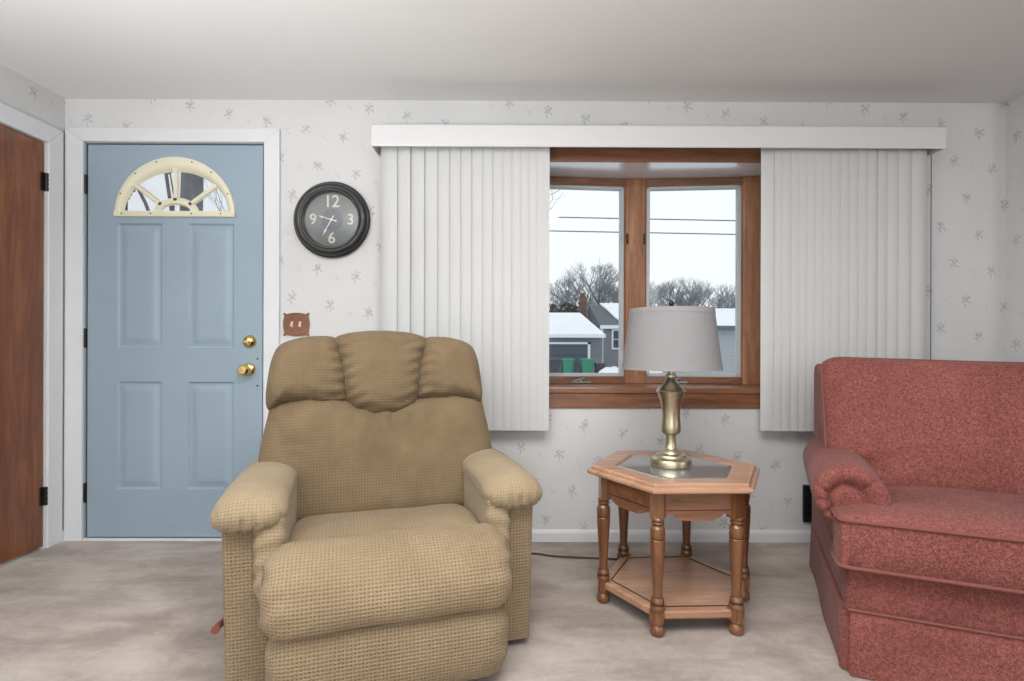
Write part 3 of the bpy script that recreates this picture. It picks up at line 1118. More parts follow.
# ------------------------------------------------------------------ recliner
def make_recliner():
    root = tag(empty('recliner', (-0.3815, -1.0825, 0), radians(17)),
               'overstuffed tan textured fabric recliner armchair standing before the blue door', 'armchair')
    tl = radians(14)
    B0 = (.40, .38)
    ct, st = cos(tl), sin(tl)

    def back(a, b, h):       # a = across, b = height z on the plane, h = forward
        s = (b - B0[1]) / ct
        return (a, B0[0] + s * st - h * ct, b + h * st)
    # lower back cushion
    half = [(.40, .33), (.44, .45), (.448, .56), (.442, .63), (.425, .72), (.412, .79)]
    topline = [(.30, .815), (.21, .815), (.135, .80), (.10, .78), (.05, .768), (0, .765)]
    right = half + topline
    loop = right + [(-a, b) for a, b in reversed(right[:-1])]
    loop = resample(loop, 140)

    def folds(aa, bb, sc, t):
        k = max(0.0, 1 - abs(aa) / .22)
        f = 0.0
        if bb > .60:
            f += .010 * sin(aa * 85 + 1.2 * sin(bb * 20)) * k * min(1, (bb - .60) / .12)
        r = math.hypot(abs(aa) - .34, bb - .62)
        f += -.010 * math.exp(-(r / .05) ** 2) * (1 + sin(atan2(bb - .62, abs(aa) - .34) * 7))
        f += .006 * nz((aa, bb, 0), 9, 2.0)
        return f * min(1, (1 - sc) * 8)
    mb = MB().pillow(loop, (0, .58), back, .10, .20, 4.2, 24, folds)
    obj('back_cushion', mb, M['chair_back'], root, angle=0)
    # head pillow (three lobes)
    cen = [(-.005, .722), (.055, .728), (.105, .748), (.146, .79), (.158, .86), (.170, .94), (.192, 1.022), (.155, 1.052), (.07, 1.066), (0, 1.069)]
    loop = cen + [(-a, b) for a, b in reversed(cen[1:-1])]
    loop = smooth_loop(loop, 110)

    def hf(aa, bb, sc, t):
        g = min(1.0, (1 - sc) * 6)
        e = max(0.0, (sc - .45) / .55)
        return g * (.010 * e * sin(bb * 150 + 2.2 * sin(aa * 31)) * min(1, abs(aa) / .07) + .003 * nz((aa, bb, 0), 12, 5))
    mb = MB().pillow(loop, (0, .90), back, .120, .12, 5.0, 22, hf)
    obj('head_pillow', mb, M['chair_back'], root, angle=0)
    for sg in (-1, 1):
        wing = [(.128, .790), (.20, .778), (.29, .788), (.36, .784), (.412, .764), (.428, .80), (.424, .88), (.412, .955), (.385, 1.008), (.32, 1.036), (.24, 1.046), (.172, 1.034),
                (.140, .95), (.128, .87)]
        loop = smooth_loop([(sg * a * (.965 if sg > 0 else 1.0), b) for a, b in wing], 110)

        def wf(aa, bb, sc, t, sg=sg):
            g = min(1.0, (1 - sc) * 6)
            e = max(0.0, (sc - .35) / .65)
            near = max(0.0, 1 - (abs(aa) - .15) / .13)
            lowc = max(0.0, 1 - (bb - .78) / .10)
            ang = atan2(bb - .93, abs(aa) - .25)
            return g * (.011 * e * near * sin(bb * 150 + 1.7 + 2 * sin(aa * 25)) + .010 * e * lowc * sin(aa * 80 + bb * 40) + .004 * nz((aa, bb, sg), 11, 7))
        mb = MB().pillow(loop, (sg * .285, .91), back, .108, .12, 4.6, 22, wf)
        obj('head_wing', mb, M['chair_back'], root, angle=0)
    # outer back shell
    sh = [(.39, .10), (.43, .40), (.425, .62), (.402, .78), (.402, .92), (.375, .985), (.30, 1.012), (.17, 1.02), (0, 1.035)]
    loop = smooth_loop(sh + [(-a, b) for a, b in reversed(sh[:-1])], 100)
    rows = []
    for h, s in ((-.085, .98), (-.10, 1.0), (-.20, 1.0), (-.235, .97), (-.25, .88)):
        rows.append([back(a * s, .55 + (b - .55) * s, h) for a, b in loop])
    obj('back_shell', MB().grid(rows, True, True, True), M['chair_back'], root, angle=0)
    # seat: rear cushion, front pad, leg-rest panel
    def across(prof, us, mat, name, n=64, wobf=None):
        lp = smooth_loop(prof, n)
        cv = sum(p[0] for p in lp) / n
        cz = sum(p[1] for p in lp) / n
        rows = []
        for u, s in us:
            rows.append([(u, cv + (p[0] - cv) * s, cz + (p[1] - cz) * s) for p in lp])
        return obj(name, MB().grid(rows, True, True, True), mat, root, angle=0, wob=wobf)

    def ends(w, k=14):
        us = []
        for e, s in ((0, .52), (.004, .66), (.011, .78), (.022, .88), (.037, .95), (.06, .99)):
            us.append((-w + e, s))
        for i in range(1, k):
            us.append((-w + .08 + (2 * w - .16) * i / k, 1.0))
        for e, s in ((.06, .99), (.037, .95), (.022, .88), (.011, .78), (.004, .66), (0, .52)):
            us.append((w - e, s))
        return us
    seat = [(.44, .36), (.36, .395), (.22, .425), (.08, .435), (-.02, .42), (-.05, .36), (0, .29), (.22, .27), (.42, .29)]
    across(seat, ends(.314), M['chair'], 'seat_cushion', 72, lambda p: .006 * nz(p, 7, 1))
    pad = [(.045, .385), (.010, .425), (-.06, .450), (-.135, .432), (-.195, .388), (-.225, .325), (-.222, .272), (-.195, .248), (-.09, .252), (.0, .26), (.04, .31)]

    def padw(p):
        e = max(0.0, (abs(p.x) - .22) / .1)
        return .004 * nz(p, 9, 3) + .0028 * e * sin(p.z * 90 + p.y * 40 + 3 * nz(p, 10, 2))
    across(pad, ends(.350, 22), M['chair'], 'front_pad', 90, padw)
    leg = [(-.180, .252), (-.204, .205), (-.208, .14), (-.200, .08), (-.180, .040), (-.15, .030), (-.05, .030), (-.02, .05), (-.01, .2), (-.02, .250), (-.09, .258)]
    across(leg, ends(.336, 22), M['chair'], 'leg_rest', 90, lambda p: .003 * nz(p, 8, 4) + .0012 * max(0.0, (abs(p.x) - .24) / .07) * sin(p.z * 80))
    # arms
    for sg in (-1, 1):
        # rolled pad along the top of the arm; its front curls over and under
        prof = [(.665, .47), (.672, .53), (.62, .572), (.45, .590), (.25, .597), (.10, .597), (.02, .594), (-.030, .578), (-.056, .545), (-.054, .508), (-.030, .484), (.05, .484), (.30, .482), (.55, .465)]
        lp = smooth_loop(prof, 150)
        cv, cz = .30, .535
        rows = []
        W0, W1 = .300, .502
        for k in range(31):
            t = k / 30
            q = -cos(pi * t)                     # -1 .. 1
            u = (W0 + W1) / 2 + (W1 - W0) / 2 * q
            d = (1 - max(0.0, 1 - abs(q) ** 2.5) ** .5)
            sv, sz = 1 - d * .06 / .36, 1 - d * .80
            sag = .012 * max(0.0, q) ** 2 + .004 * max(0.0, -q)
            rows.append([(sg * u, cv + (a - cv) * sv, cz + (b - cz) * sz - sag) for a, b in lp])

        def armw(p):
            f = max(0.0, 1 - (p.y + .07) / .11)
            low = max(0.0, min(1.0, (.580 - p.z) / .05))
            cr = (1 - abs(sin(abs(p.x) * 95 + 1.6 * sin(p.z * 40) + (p.z - .5) * 14))) ** 3
            return f * low * (.004 - .012 * cr) + .004 * nz(p, 8, 6)
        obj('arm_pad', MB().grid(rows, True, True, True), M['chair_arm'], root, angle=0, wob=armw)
        # the same fabric runs down the inner side of the arm, gathered at its front end
        lp = round_poly([(-.036, .26), (.60, .26), (.60, .545), (-.036, .545)], .05, 8)
        lp = resample(lp, 120)
        rows = []
        for k in range(21):
            q = -cos(pi * k / 20)
            u = .345 + .043 * q
            d = 1 - max(0.0, 1 - abs(q) ** 3.0) ** .5
            rows.append([(sg * u, .28 + (a - .28) * (1 - d * .10), .40 + (b - .40) * (1 - d * .22)) for a, b in lp])

        def inw(p):
            f = max(0.0, 1 - (p.y + .04) / .14)
            return f * .0035 * sin(p.z * 110 + p.y * 60 + abs(p.x) * 30) + .003 * nz(p, 9, 5)
        obj('arm_inner', MB().grid(rows, True, True, True), M['chair_arm'], root, angle=0, wob=inw)
        # upholstered side of the arm, rounded edges, front face slightly crowned
        lp2 = round_poly([(.340, 0), (.478, 0), (.478, .72), (.340, .72)], .022)
        rows = []
        for z, s in ((.022, .90), (.028, 1.0), (.12, 1.0), (.25, 1.0), (.40, 1.0), (.50, 1.0), (.53, .97)):
            tp = -.012 * (1 - min(1, z / .5))
            rows.append([(sg * (.411 + (a - .411) * s + (tp if a > .41 else 0)), .37 + (b - .37) * s, z) for a, b in lp2])
        obj('arm_panel', MB().grid(rows, True, True, True), M['chair'], root, angle=50)
    # base under the chair, and the lever
    mb = MB().box(-.30, .30, .02, .70, .035, .28)
    for x in (-.28, .28):
        mb.box(x - .02, x + .02, .06, .66, 0.0, .04)
    obj('base', mb, M['black_matt'], root, smooth=False, bevel=.004)
    mb = MB().tube([(-.465, .06, .195), (-.478, .055, .198), (-.485, .02, .203), (-.486, -.012, .207)], [.010, .010, .010, .012], 10)
    o = obj('recline_lever', mb, plain('brown_lever', (112, 62, 48), 0.4), root)
    o['label'] = 'brown recline lever'


make_recliner()

# ------------------------------------------------------------------ sofa
def make_sofa():
    LEN = 2.22
    root = tag(empty('sofa', (1.020, 1.650 + CAM_Y, 0), radians(-23)), 'rose pink tweed sofa with rolled arms right of the end table', 'sofa')
    F = M['sofa']
    mid = LEN / 2
    # base / deck rail
    mb = MB().box(.022, LEN - .022, .012, .86, .06, .338)
    obj('base_frame', mb, F, root, bevel=.016, seg=3)
    # skirt: front, two sides, back, with kick pleats at the corners
    def skirt(p, q, off, name):
        p, q = Vector(p), Vector(q)
        d = (q - p).normalized()
        nv = Vector((d.y, -d.x))
        n = 40
        L = (q - p).length
        rows = []
        for z, o, fl in ((.205, .002, 0), (.198, .007, 0), (.15, .008, .3), (.08, .010, .7), (.004, .013, 1.0)):
            r = []
            for i in range(n + 1):
                t = i / n
                ww = .004 * fl * sin(t * 9 + L * 3)
                e = p + d * (L * t) + nv * (off + o + ww)
                r.append((e.x, e.y, z))
            rows.append(r)
        inner = [[(x - nv.x * .008, y - nv.y * .008, z) for x, y, z in r] for r in reversed(rows)]
        mb = MB().grid(rows + inner + [rows[0]])
        return obj(name, mb, F, root, angle=60)
    skirt((.030, .004), (mid - .01, .004), 0, 'front_skirt')
    skirt((mid + .01, .004), (LEN - .022, .004), 0, 'front_skirt')
    skirt((.030, .87), (.018, .030), 0, 'side_skirt')
    skirt((LEN - .018, .030), (LEN - .030, .87), 0, 'side_skirt')
    skirt((LEN - .04, .87), (.04, .87), 0, 'back_skirt')
    for x, sg in ((.004, 1), (LEN - .004, -1)):
        for k, (dx, dy) in enumerate(((.006, .004), (-.008, .014))):
            mb = MB()
            rows = []
            for z, o in ((.203, -.022), (.1, -.018), (.005, -.014)):
                cx, cy = x + sg * (dx + .022), dy + .012
                rows.append([(cx - sg * .012, cy + .010, z), (cx - sg * .004, cy - .004, z), (cx + sg * .010, cy - .008, z), (cx + sg * .016, cy + .002, z), (cx, cy + .014, z)])
            mb.grid(rows, True, True, True)
            obj('pleat', mb, F, root, angle=60)
    mb = MB().tube([(.026, .86, .205), (.014, .03, .205), (.024, -.004, .205), (LEN - .024, -.004, .205), (LEN - .014, .03, .205), (LEN - .026, .86, .205)], .005, 6)
    obj('skirt_piping', mb, M['sofa_pipe'], root)
    # arms
    for sx, mir in ((0.0, 1), (LEN, -1)):
        prof = [(.158, .40), (.165, .47), (.152, .535), (.118, .585), (.070, .612), (.020, .612), (-.030, .590), (-.060, .548), (-.064, .500), (-.048, .455), (-.018, .425), (.012, .405), (.08, .39)]
        lp = smooth_loop([(sx + mir * (a + .026), b) for a, b in prof], 96)
        cu, cz = sx + mir * .052, .492
        rows = []
        for v, s in ((.190, .10), (.187, .28), (.190, .38), (.200, .42), (.208, .45), (.203, .49), (.190, .58), (.180, .70), (.180, .82), (.188, .92), (.203, .98), (.225, 1.0)):
            rows.append([(cu - mir * .02 + (a - cu) * s, v - .09, cz + .014 + (b - cz) * s) for a, b in lp])
        for i in range(1, 15):
            t = i / 14
            v = .135 + .68 * t
            k = 1 + .02 * sin(pi * t)
            rows.append([(cu + (a - cu) * k + mir * (-.02 + .042 * t), v, cz + .014 * (1 - t) + (b - cz) * k) for a, b in lp])
        rows.append([(cu + mir * .022 + (a - cu) * .9, .83, cz + (b - cz) * .9) for a, b in lp])

        def aw(p, cu=cu, cz=cz, mir=mir):
            r = math.hypot(p.x - cu + mir * .02, p.z - cz - .014)
            a = atan2(p.z - cz - .014, (p.x - cu) * mir + .02)
            f = max(0.0, 1 - (p.y - .08) / .045) * (1 if r > .055 else 0)
            g = 0.0
            for a0 in (-.15, .75, 1.75, 2.6, 3.1, -2.6):
                dd = abs((a - a0 + pi) % (2 * pi) - pi)
                g += math.exp(-(dd / .08) ** 2)
            return -.011 * f * g + .003 * nz(p, 7, 2)
        obj('rolled_arm', MB().grid(rows, True, True, True), F, root, angle=0, wob=aw)
        mb = MB()
        mb.box(min(sx + mir * .026, sx + mir * .16), max(sx + mir * .026, sx + mir * .15), .13, .83, .19, .46)
        obj('arm_side', mb, F, root, bevel=.014, seg=3)
    # back frame
    prof = [(.60, .20), (.868, .20), (.895, .55), (.90, .90), (.87, .935), (.80, .938), (.745, .90), (.66, .50)]
    mb = MB()
    rows = [[(u, y, z) for y, z in prof] for u in (.034, .052, LEN - .052, LEN - .034)]
    mb.grid(rows, True, True, True)
    obj('back_frame', mb, F, root, bevel=.015, seg=3, angle=50)
    # seat cushions (front wraps round the arm), boxed with piping
    for k in (0, 1):
        fx = (lambda u: u) if k == 0 else (lambda u: LEN - u)
        o = round_poly([(-.004, -.035), (mid - .004, -.035), (mid - .004, .60), (.172, .60), (.172, .108), (-.006, .098)], .028)
        o = resample([(fx(a), b) for a, b in o], 150)
        def place(a, b, h):
            return (a, b, .488 + h)
        def sf(aa, bb, sc, t):
            return min(1, (1 - sc) * 6) * .005 * nz((aa, bb, 0), 6, 3)
        mb = MB().pillow(o, (fx(.62), .22), place, .034, .148, 3.0, 16, sf, edge=.008)
        cu = obj('seat_cushion', mb, F, root, angle=45)
        mb = MB()
        for z in (.488, .346):
            mb.tube([(a, b, z) for a, b in [(fx(.60) + (p - fx(.60)) * 1.004, .22 + (q - .22) * 1.006) for p, q in o]], .0065, 8, closed=True)
        obj('piping', mb, M['sofa_pipe'], cu, angle=0)
    # back cushions resting above the arms
    tl = radians(19)
    for k in (0, 1):
        fx = (lambda u: u) if k == 0 else (lambda u: LEN - u)
        def place(a, b, h):
            s = (b - .47) / cos(tl)
            return (a, .425 + s * sin(tl) - h * cos(tl), b + h * sin(tl))
        o = round_poly([(.150, .475), (mid - .003, .475), (mid - .003, .950), (.55, .957), (.075, .968), (.027, .945), (.031, .575), (.150, .56)], .03)
        o = resample([(fx(a), b) for a, b in o], 170)
        def bf(aa, bb, sc, t, fx=fx):
            g = min(1, (1 - sc) * 7)
            x = fx(aa)
            f = .008 * nz((aa, bb, 0), 5, 9)
            f -= .016 * math.exp(-((x - .36 + (bb - .9) * .9) / .03) ** 2) * max(0, min(1, (bb - .84) / .08))
            f -= .010 * math.exp(-((x - .52 + (bb - .9) * .7) / .03) ** 2) * max(0, min(1, (bb - .86) / .08))
            f += -.010 * math.exp(-((bb - .93) / .012) ** 2) * math.exp(-((x - .08) / .09) ** 2)
            return g * f
        mb = MB().pillow(o, (fx(.6), .72), place, .075, .15, 3.2, 18, bf, edge=.012)
        cu = obj('back_cushion', mb, F, root, angle=45)
        mb = MB()
        mb.tube([place(fx(.6) + (p - fx(.6)) * 1.003, .72 + (q - .72) * 1.004, -.002) for p, q in o], .0065, 8, closed=True)
        obj('piping', mb, M['sofa_pipe'], cu, angle=0)
    for x in (.1, LEN - .1):
        for y in (.1, .78):
            obj('foot', MB().box(x - .025, x + .025, y - .025, y + .025, 0, .07), M['black_matt'], root, smooth=False)


make_sofa()

# ------------------------------------------------------------------ hexagonal end table
def hexa(R, k=6, a0=0.0):
    return [(R * cos(pi / 3 * i + a0), R * sin(pi / 3 * i + a0)) for i in range(6)]


def make_table():
    root = tag(empty('end_table', (0.646, -0.631, 0), radians(2)), 'hexagonal oak end table with turned legs and glass top', 'side table')
    # top frame with stepped ogee edge and an opening for the glass
    mb = MB()
    prof = [(.238, .536), (.244, .541), (.320, .541), (.329, .540), (.332, .535), (.332, .528), (.335, .526), (.346, .526), (.350, .522), (.350, .514), (.344, .509), (.322, .508), (.238, .508)]
    mb.grid([[(x, y, z) for x, y in hexa(r)] for r, z in prof + [prof[0]]], True)
    t = obj('top', mb, M['table_wood'], root, smooth=False, bevel=.0015)
    mb = MB()
    mb.grid([[(x, y, z) for x, y in hexa(r)] for r, z in ((.2425, .522), (.2425, .533), (.222, .5385), (.0, .5385))], True, True)
    g = obj('glass_inset', mb, M['table_glass'], root, smooth=False)
    g['label'] = 'bevelled glass inset with grey reflection painted in'
    # aprons between the posts, scalloped
    R = .283
    H = hexa(R)
    for i in range(6):
        a, b = Vector(H[i]), Vector(H[(i + 1) % 6])
        d = (b - a).normalized()
        nv = Vector((d.y, -d.x))
        L = (b - a).length
        n = 48
        up, lo = [], []
        for k in range(n + 1):
            t_ = k / n
            c = abs(t_ - .5) * 2
            if c > .55:
                z = .412 + .014 * sin(pi * (c - .55) / .30) if c < .85 else .412 - .024 * (c - .85) / .15
            elif c < .36:
                z = .402
            else:
                z = .402 + .010 * (c - .36) / .19
            lo.append((L * t_, z))
            up.append((L * t_, .51))

        def P(q, off):
            e = a + d * q[0] + nv * off
            return (e.x, e.y, q[1])
        mb = MB()
        rows = [[P(q, .006) for q in up], [P(q, .006) for q in lo], [P(q, -.010) for q in lo], [P(q, -.010) for q in up]]
        mb.grid(rows + [rows[0]])
        ap = obj('apron', mb, M['table_dark'], root, smooth=False)
        mb = MB()
        for z in (.452, .449):
            pass
        mb.add([P((.02, .437), .0068), P((L - .02, .437), .0068), P((L - .02, .4405), .0068), P((.02, .4405), .0068),
                P((.02, .437), .004), P((L - .02, .437), .004), P((L - .02, .4405), .004), P((.02, .4405), .004)],
               [(0, 1, 2, 3), (7, 6, 5, 4), (0, 4, 5, 1), (2, 6, 7, 3), (1, 5, 6, 2), (3, 7, 4, 0)])
        obj('groove', mb, M['groove'], ap, smooth=False)
    # shelf
    mb = MB()
    mb.grid([[(x, y, z) for x, y in hexa(r)] for r, z in ((0.001, .084), (.250, .084), (.262, .086), (.288, .086), (.294, .081), (.294, .062), (.288, .056), (.001, .056))], True, True, True)
    s = obj('shelf', mb, M['table_wood'], root, smooth=False, bevel=.0015)
    mb = MB()
    mb.grid([[(x, y, z) for x, y in hexa(r)] for r, z in ((.249, .0845), (.249, .0868), (.253, .0868), (.253, .0845))] + [[(x, y, .0845) for x, y in hexa(.249)]], True)
    obj('shelf_bead', mb, M['groove'], s, smooth=False)
    prof = [(.020, 0.0), (.0245, .006), (.026, .018), (.0235, .030), (.018, .037), (.022, .042), (.022, .052), (.020, .056),
            (.021, .088), (.0245, .092), (.0255, .100), (.0225, .108), (.0205, .112), (.0235, .118), (.0225, .126), (.0165, .135),
            (.0168, .160), (.019, .21), (.0225, .27), (.0255, .318), (.0262, .336), (.0235, .341), (.0262, .346), (.0265, .365), (.0250, .378), (.0205, .384), (.0185, .389),
            (.0225, .393), (.0225, .397), (.0185, .401), (.0225, .405), (.0225, .410), (.019, .414)]
    for i in range(6):
        x, y = H[i]
        mb = MB().lathe(prof, 24, (x, y), 'z')
        a = pi / 3 * i
        sq = .0245
        for z0, z1 in ((.412, .509), (.052, .0895)):
            c, sn = cos(a), sin(a)
            loop = [(x + p * c - q * sn, y + p * sn + q * c) for p, q in ((-sq, -sq), (sq * .62, -sq), (sq * .62, sq), (-sq, sq))]
            mb.prism(loop, lambda p, k: (p[0], p[1], z0 + (z1 - z0) * k))
        lg = obj('leg', mb, M['table_wood_z'], root, angle=30)
        for z in (.3405, .389, .401, .110, .134):
            r = [q for q in prof if abs(q[1] - z) < .004][0][0] + .0012
            mb = MB().lathe([(r - .002, -.0020), (r, -.0017), (r, .0017), (r - .002, .0020)], 24, (x, y), 'z', z, cap=False)
            obj('turned_groove', mb, M['groove'], lg)


make_table()

# ------------------------------------------------------------------ lamp
def make_lamp():
    zt = .5388
    root = tag(empty('table_lamp', (0.634, -0.628, zt)), 'antique brass table lamp with grey linen shade on the end table', 'lamp')
    prof = [(.0, .0), (.076, .0), (.079, .003), (.080, .008), (.079, .024), (.076, .030), (.064, .036), (.060, .040), (.058, .046), (.042, .052), (.038, .060), (.028, .066), (.022, .074), (.0195, .090),
            (.0185, .112), (.0195, .120), (.022, .124)]
    obj('base', MB().lathe(prof, 48), M['brass'], root, angle=35)
    prof = [(.020, .124), (.030, .127), (.037, .134), (.0385, .144), (.0375, .160), (.0355, .182), (.0350, .200), (.0370, .228), (.0425, .258), (.0505, .282), (.0560, .293), (.0570, .297), (.0550, .302),
            (.042, .314), (.028, .328), (.020, .341), (.0170, .350), (.021, .354), (.021, .361), (.015, .366), (.013, .385), (.0, .385)]
    obj('body', MB().lathe(prof, 48), M['brass'], root, angle=35)
    # socket, saddle, harp, finial
    mb = MB().lathe([(.0, .38), (.011, .38), (.011, .425), (.017, .430), (.018, .47), (.014, .478), (0, .478)], 20)
    mb.box(-.045, .045, -.004, .004, .414, .418)
    obj('socket', mb, M['steel'], root)
    mb = MB().tube(smooth_loop([(-.045, 0, .418), (-.066, 0, .48), (-.062, 0, .55), (-.035, 0, .60), (0, 0, .617), (.035, 0, .60), (.062, 0, .55), (.066, 0, .48), (.045, 0, .418)], 30, False), .0022, 6)
    obj('harp', mb, M['brass'], root)
    mb = MB().lathe([(.0, .478), (.014, .482), (.022, .50), (.030, .53), (.028, .555), (.014, .572), (0, .576)], 20)
    obj('bulb', mb, plain('frosted_bulb', (235, 232, 225), 0.4), root)
    mb = MB().lathe([(0, .622), (.008, .622), (.007, .628), (.004, .632), (.009, .640), (.011, .648), (.008, .656), (.004, .660), (0, .661)], 20)
    obj('finial', mb, M['hinge'], root)
    zb, ztp = .386, .625
    r0, r1 = .193, .163
    mb = MB()
    rows = []
    for r, z in ((r0, zb), (r1, ztp), (r1 - .002, ztp), (r0 - .002, zb), (r0, zb)):
        rows.append([(r * cos(2 * pi * i / 72), r * sin(2 * pi * i / 72), z) for i in range(72)])
    mb.grid(rows, True)
    sh = obj('lamp_shade', mb, M['shade'], root, angle=40)
    sh['label'] = 'grey linen drum shade'
    k = (r0 - r1) / (ztp - zb)
    for za, zb_ in ((zb - .001, zb + .016), (ztp - .020, ztp + .001)):
        ra, rb = r0 - k * (za - zb) + .0012, r0 - k * (zb_ - zb) + .0012
        mb = MB().grid([[(r * cos(2 * pi * i / 72), r * sin(2 * pi * i / 72), z) for i in range(72)] for r, z in ((ra - .0035, za), (ra, za), (rb, zb_), (rb - .0035, zb_), (ra - .0035, za))], True)
        obj('trim_band', mb, M['shade_band'], sh, angle=40)
    mb = MB()
    for j in range(3):
        a = 2 * pi * j / 3 + .3
        mb.tube([(0, 0, .620), (r1 * .5 * cos(a), r1 * .5 * sin(a), .616), ((r1 - .002) * cos(a), (r1 - .002) * sin(a), .621)], .0018, 6)
    obj('spider', mb, M['brass'], sh)
    # cord: from under the table top down behind a back leg to the carpet and away behind the recliner
    way = [(.545, -.300, .500), (.532, -.262, .44), (.530, -.250, .30), (.530, -.248, .10), (.528, -.246, .03), (.50, -.240, .006), (.44, -.236, .006),
           (.30, -.222, .006), (.19, -.205, .006), (.11, -.178, .006), (-.05, -.168, .006), (-.30, -.20, .006)]
    pts = smooth_loop([(x - .634, y + .628, z - zt) for x, y, z in way], 90, False)
    c = obj('power_cord', MB().tube(pts, .0042, 8), M['cord'], root)
    c['label'] = 'dark brown power cord running over the carpet'


make_lamp()

# ------------------------------------------------------------------ small things in the room
root = tag(empty('wall_register', (1.62, 0, 0.20)), 'black rectangular register low on the wall behind the sofa arm', 'vent')
mb = MB()
for (a, b, c, d) in ((-.115, .115, .082, .097), (-.115, .115, -.097, -.082), (-.115, -.1, -.082, .082), (.1, .115, -.082, .082)):
    mb.box(a, b, -.016, -.001, c, d)
obj('frame', mb, M['black_matt'], root, smooth=False, bevel=.003)
mb = MB().box(-.1, .1, -.004, -.001, -.082, .082)
for i in range(9):
    z = -.074 + i * .0185
    mb.box(-.1, .1, -.013, -.004, z - .003, z + .003)
obj('louver', mb, M['black_matt'], root, smooth=False)

# ------------------------------------------------------------------ outside, across the street
GZ = -0.67
mb = MB()
N = 40
rows = []
for j in range(N + 1):
    y = .9 + (j / N) ** 1.6 * 130
    rows.append([(-70 + 160 * i / N, y, GZ + (.18 * noise.noise(Vector((i * .9, y * .12, 3))) if y > 12 else 0) - .1) for i in range(N + 1)])
mb.grid(rows)
struct(obj('snowy_ground', mb, M['snow']))


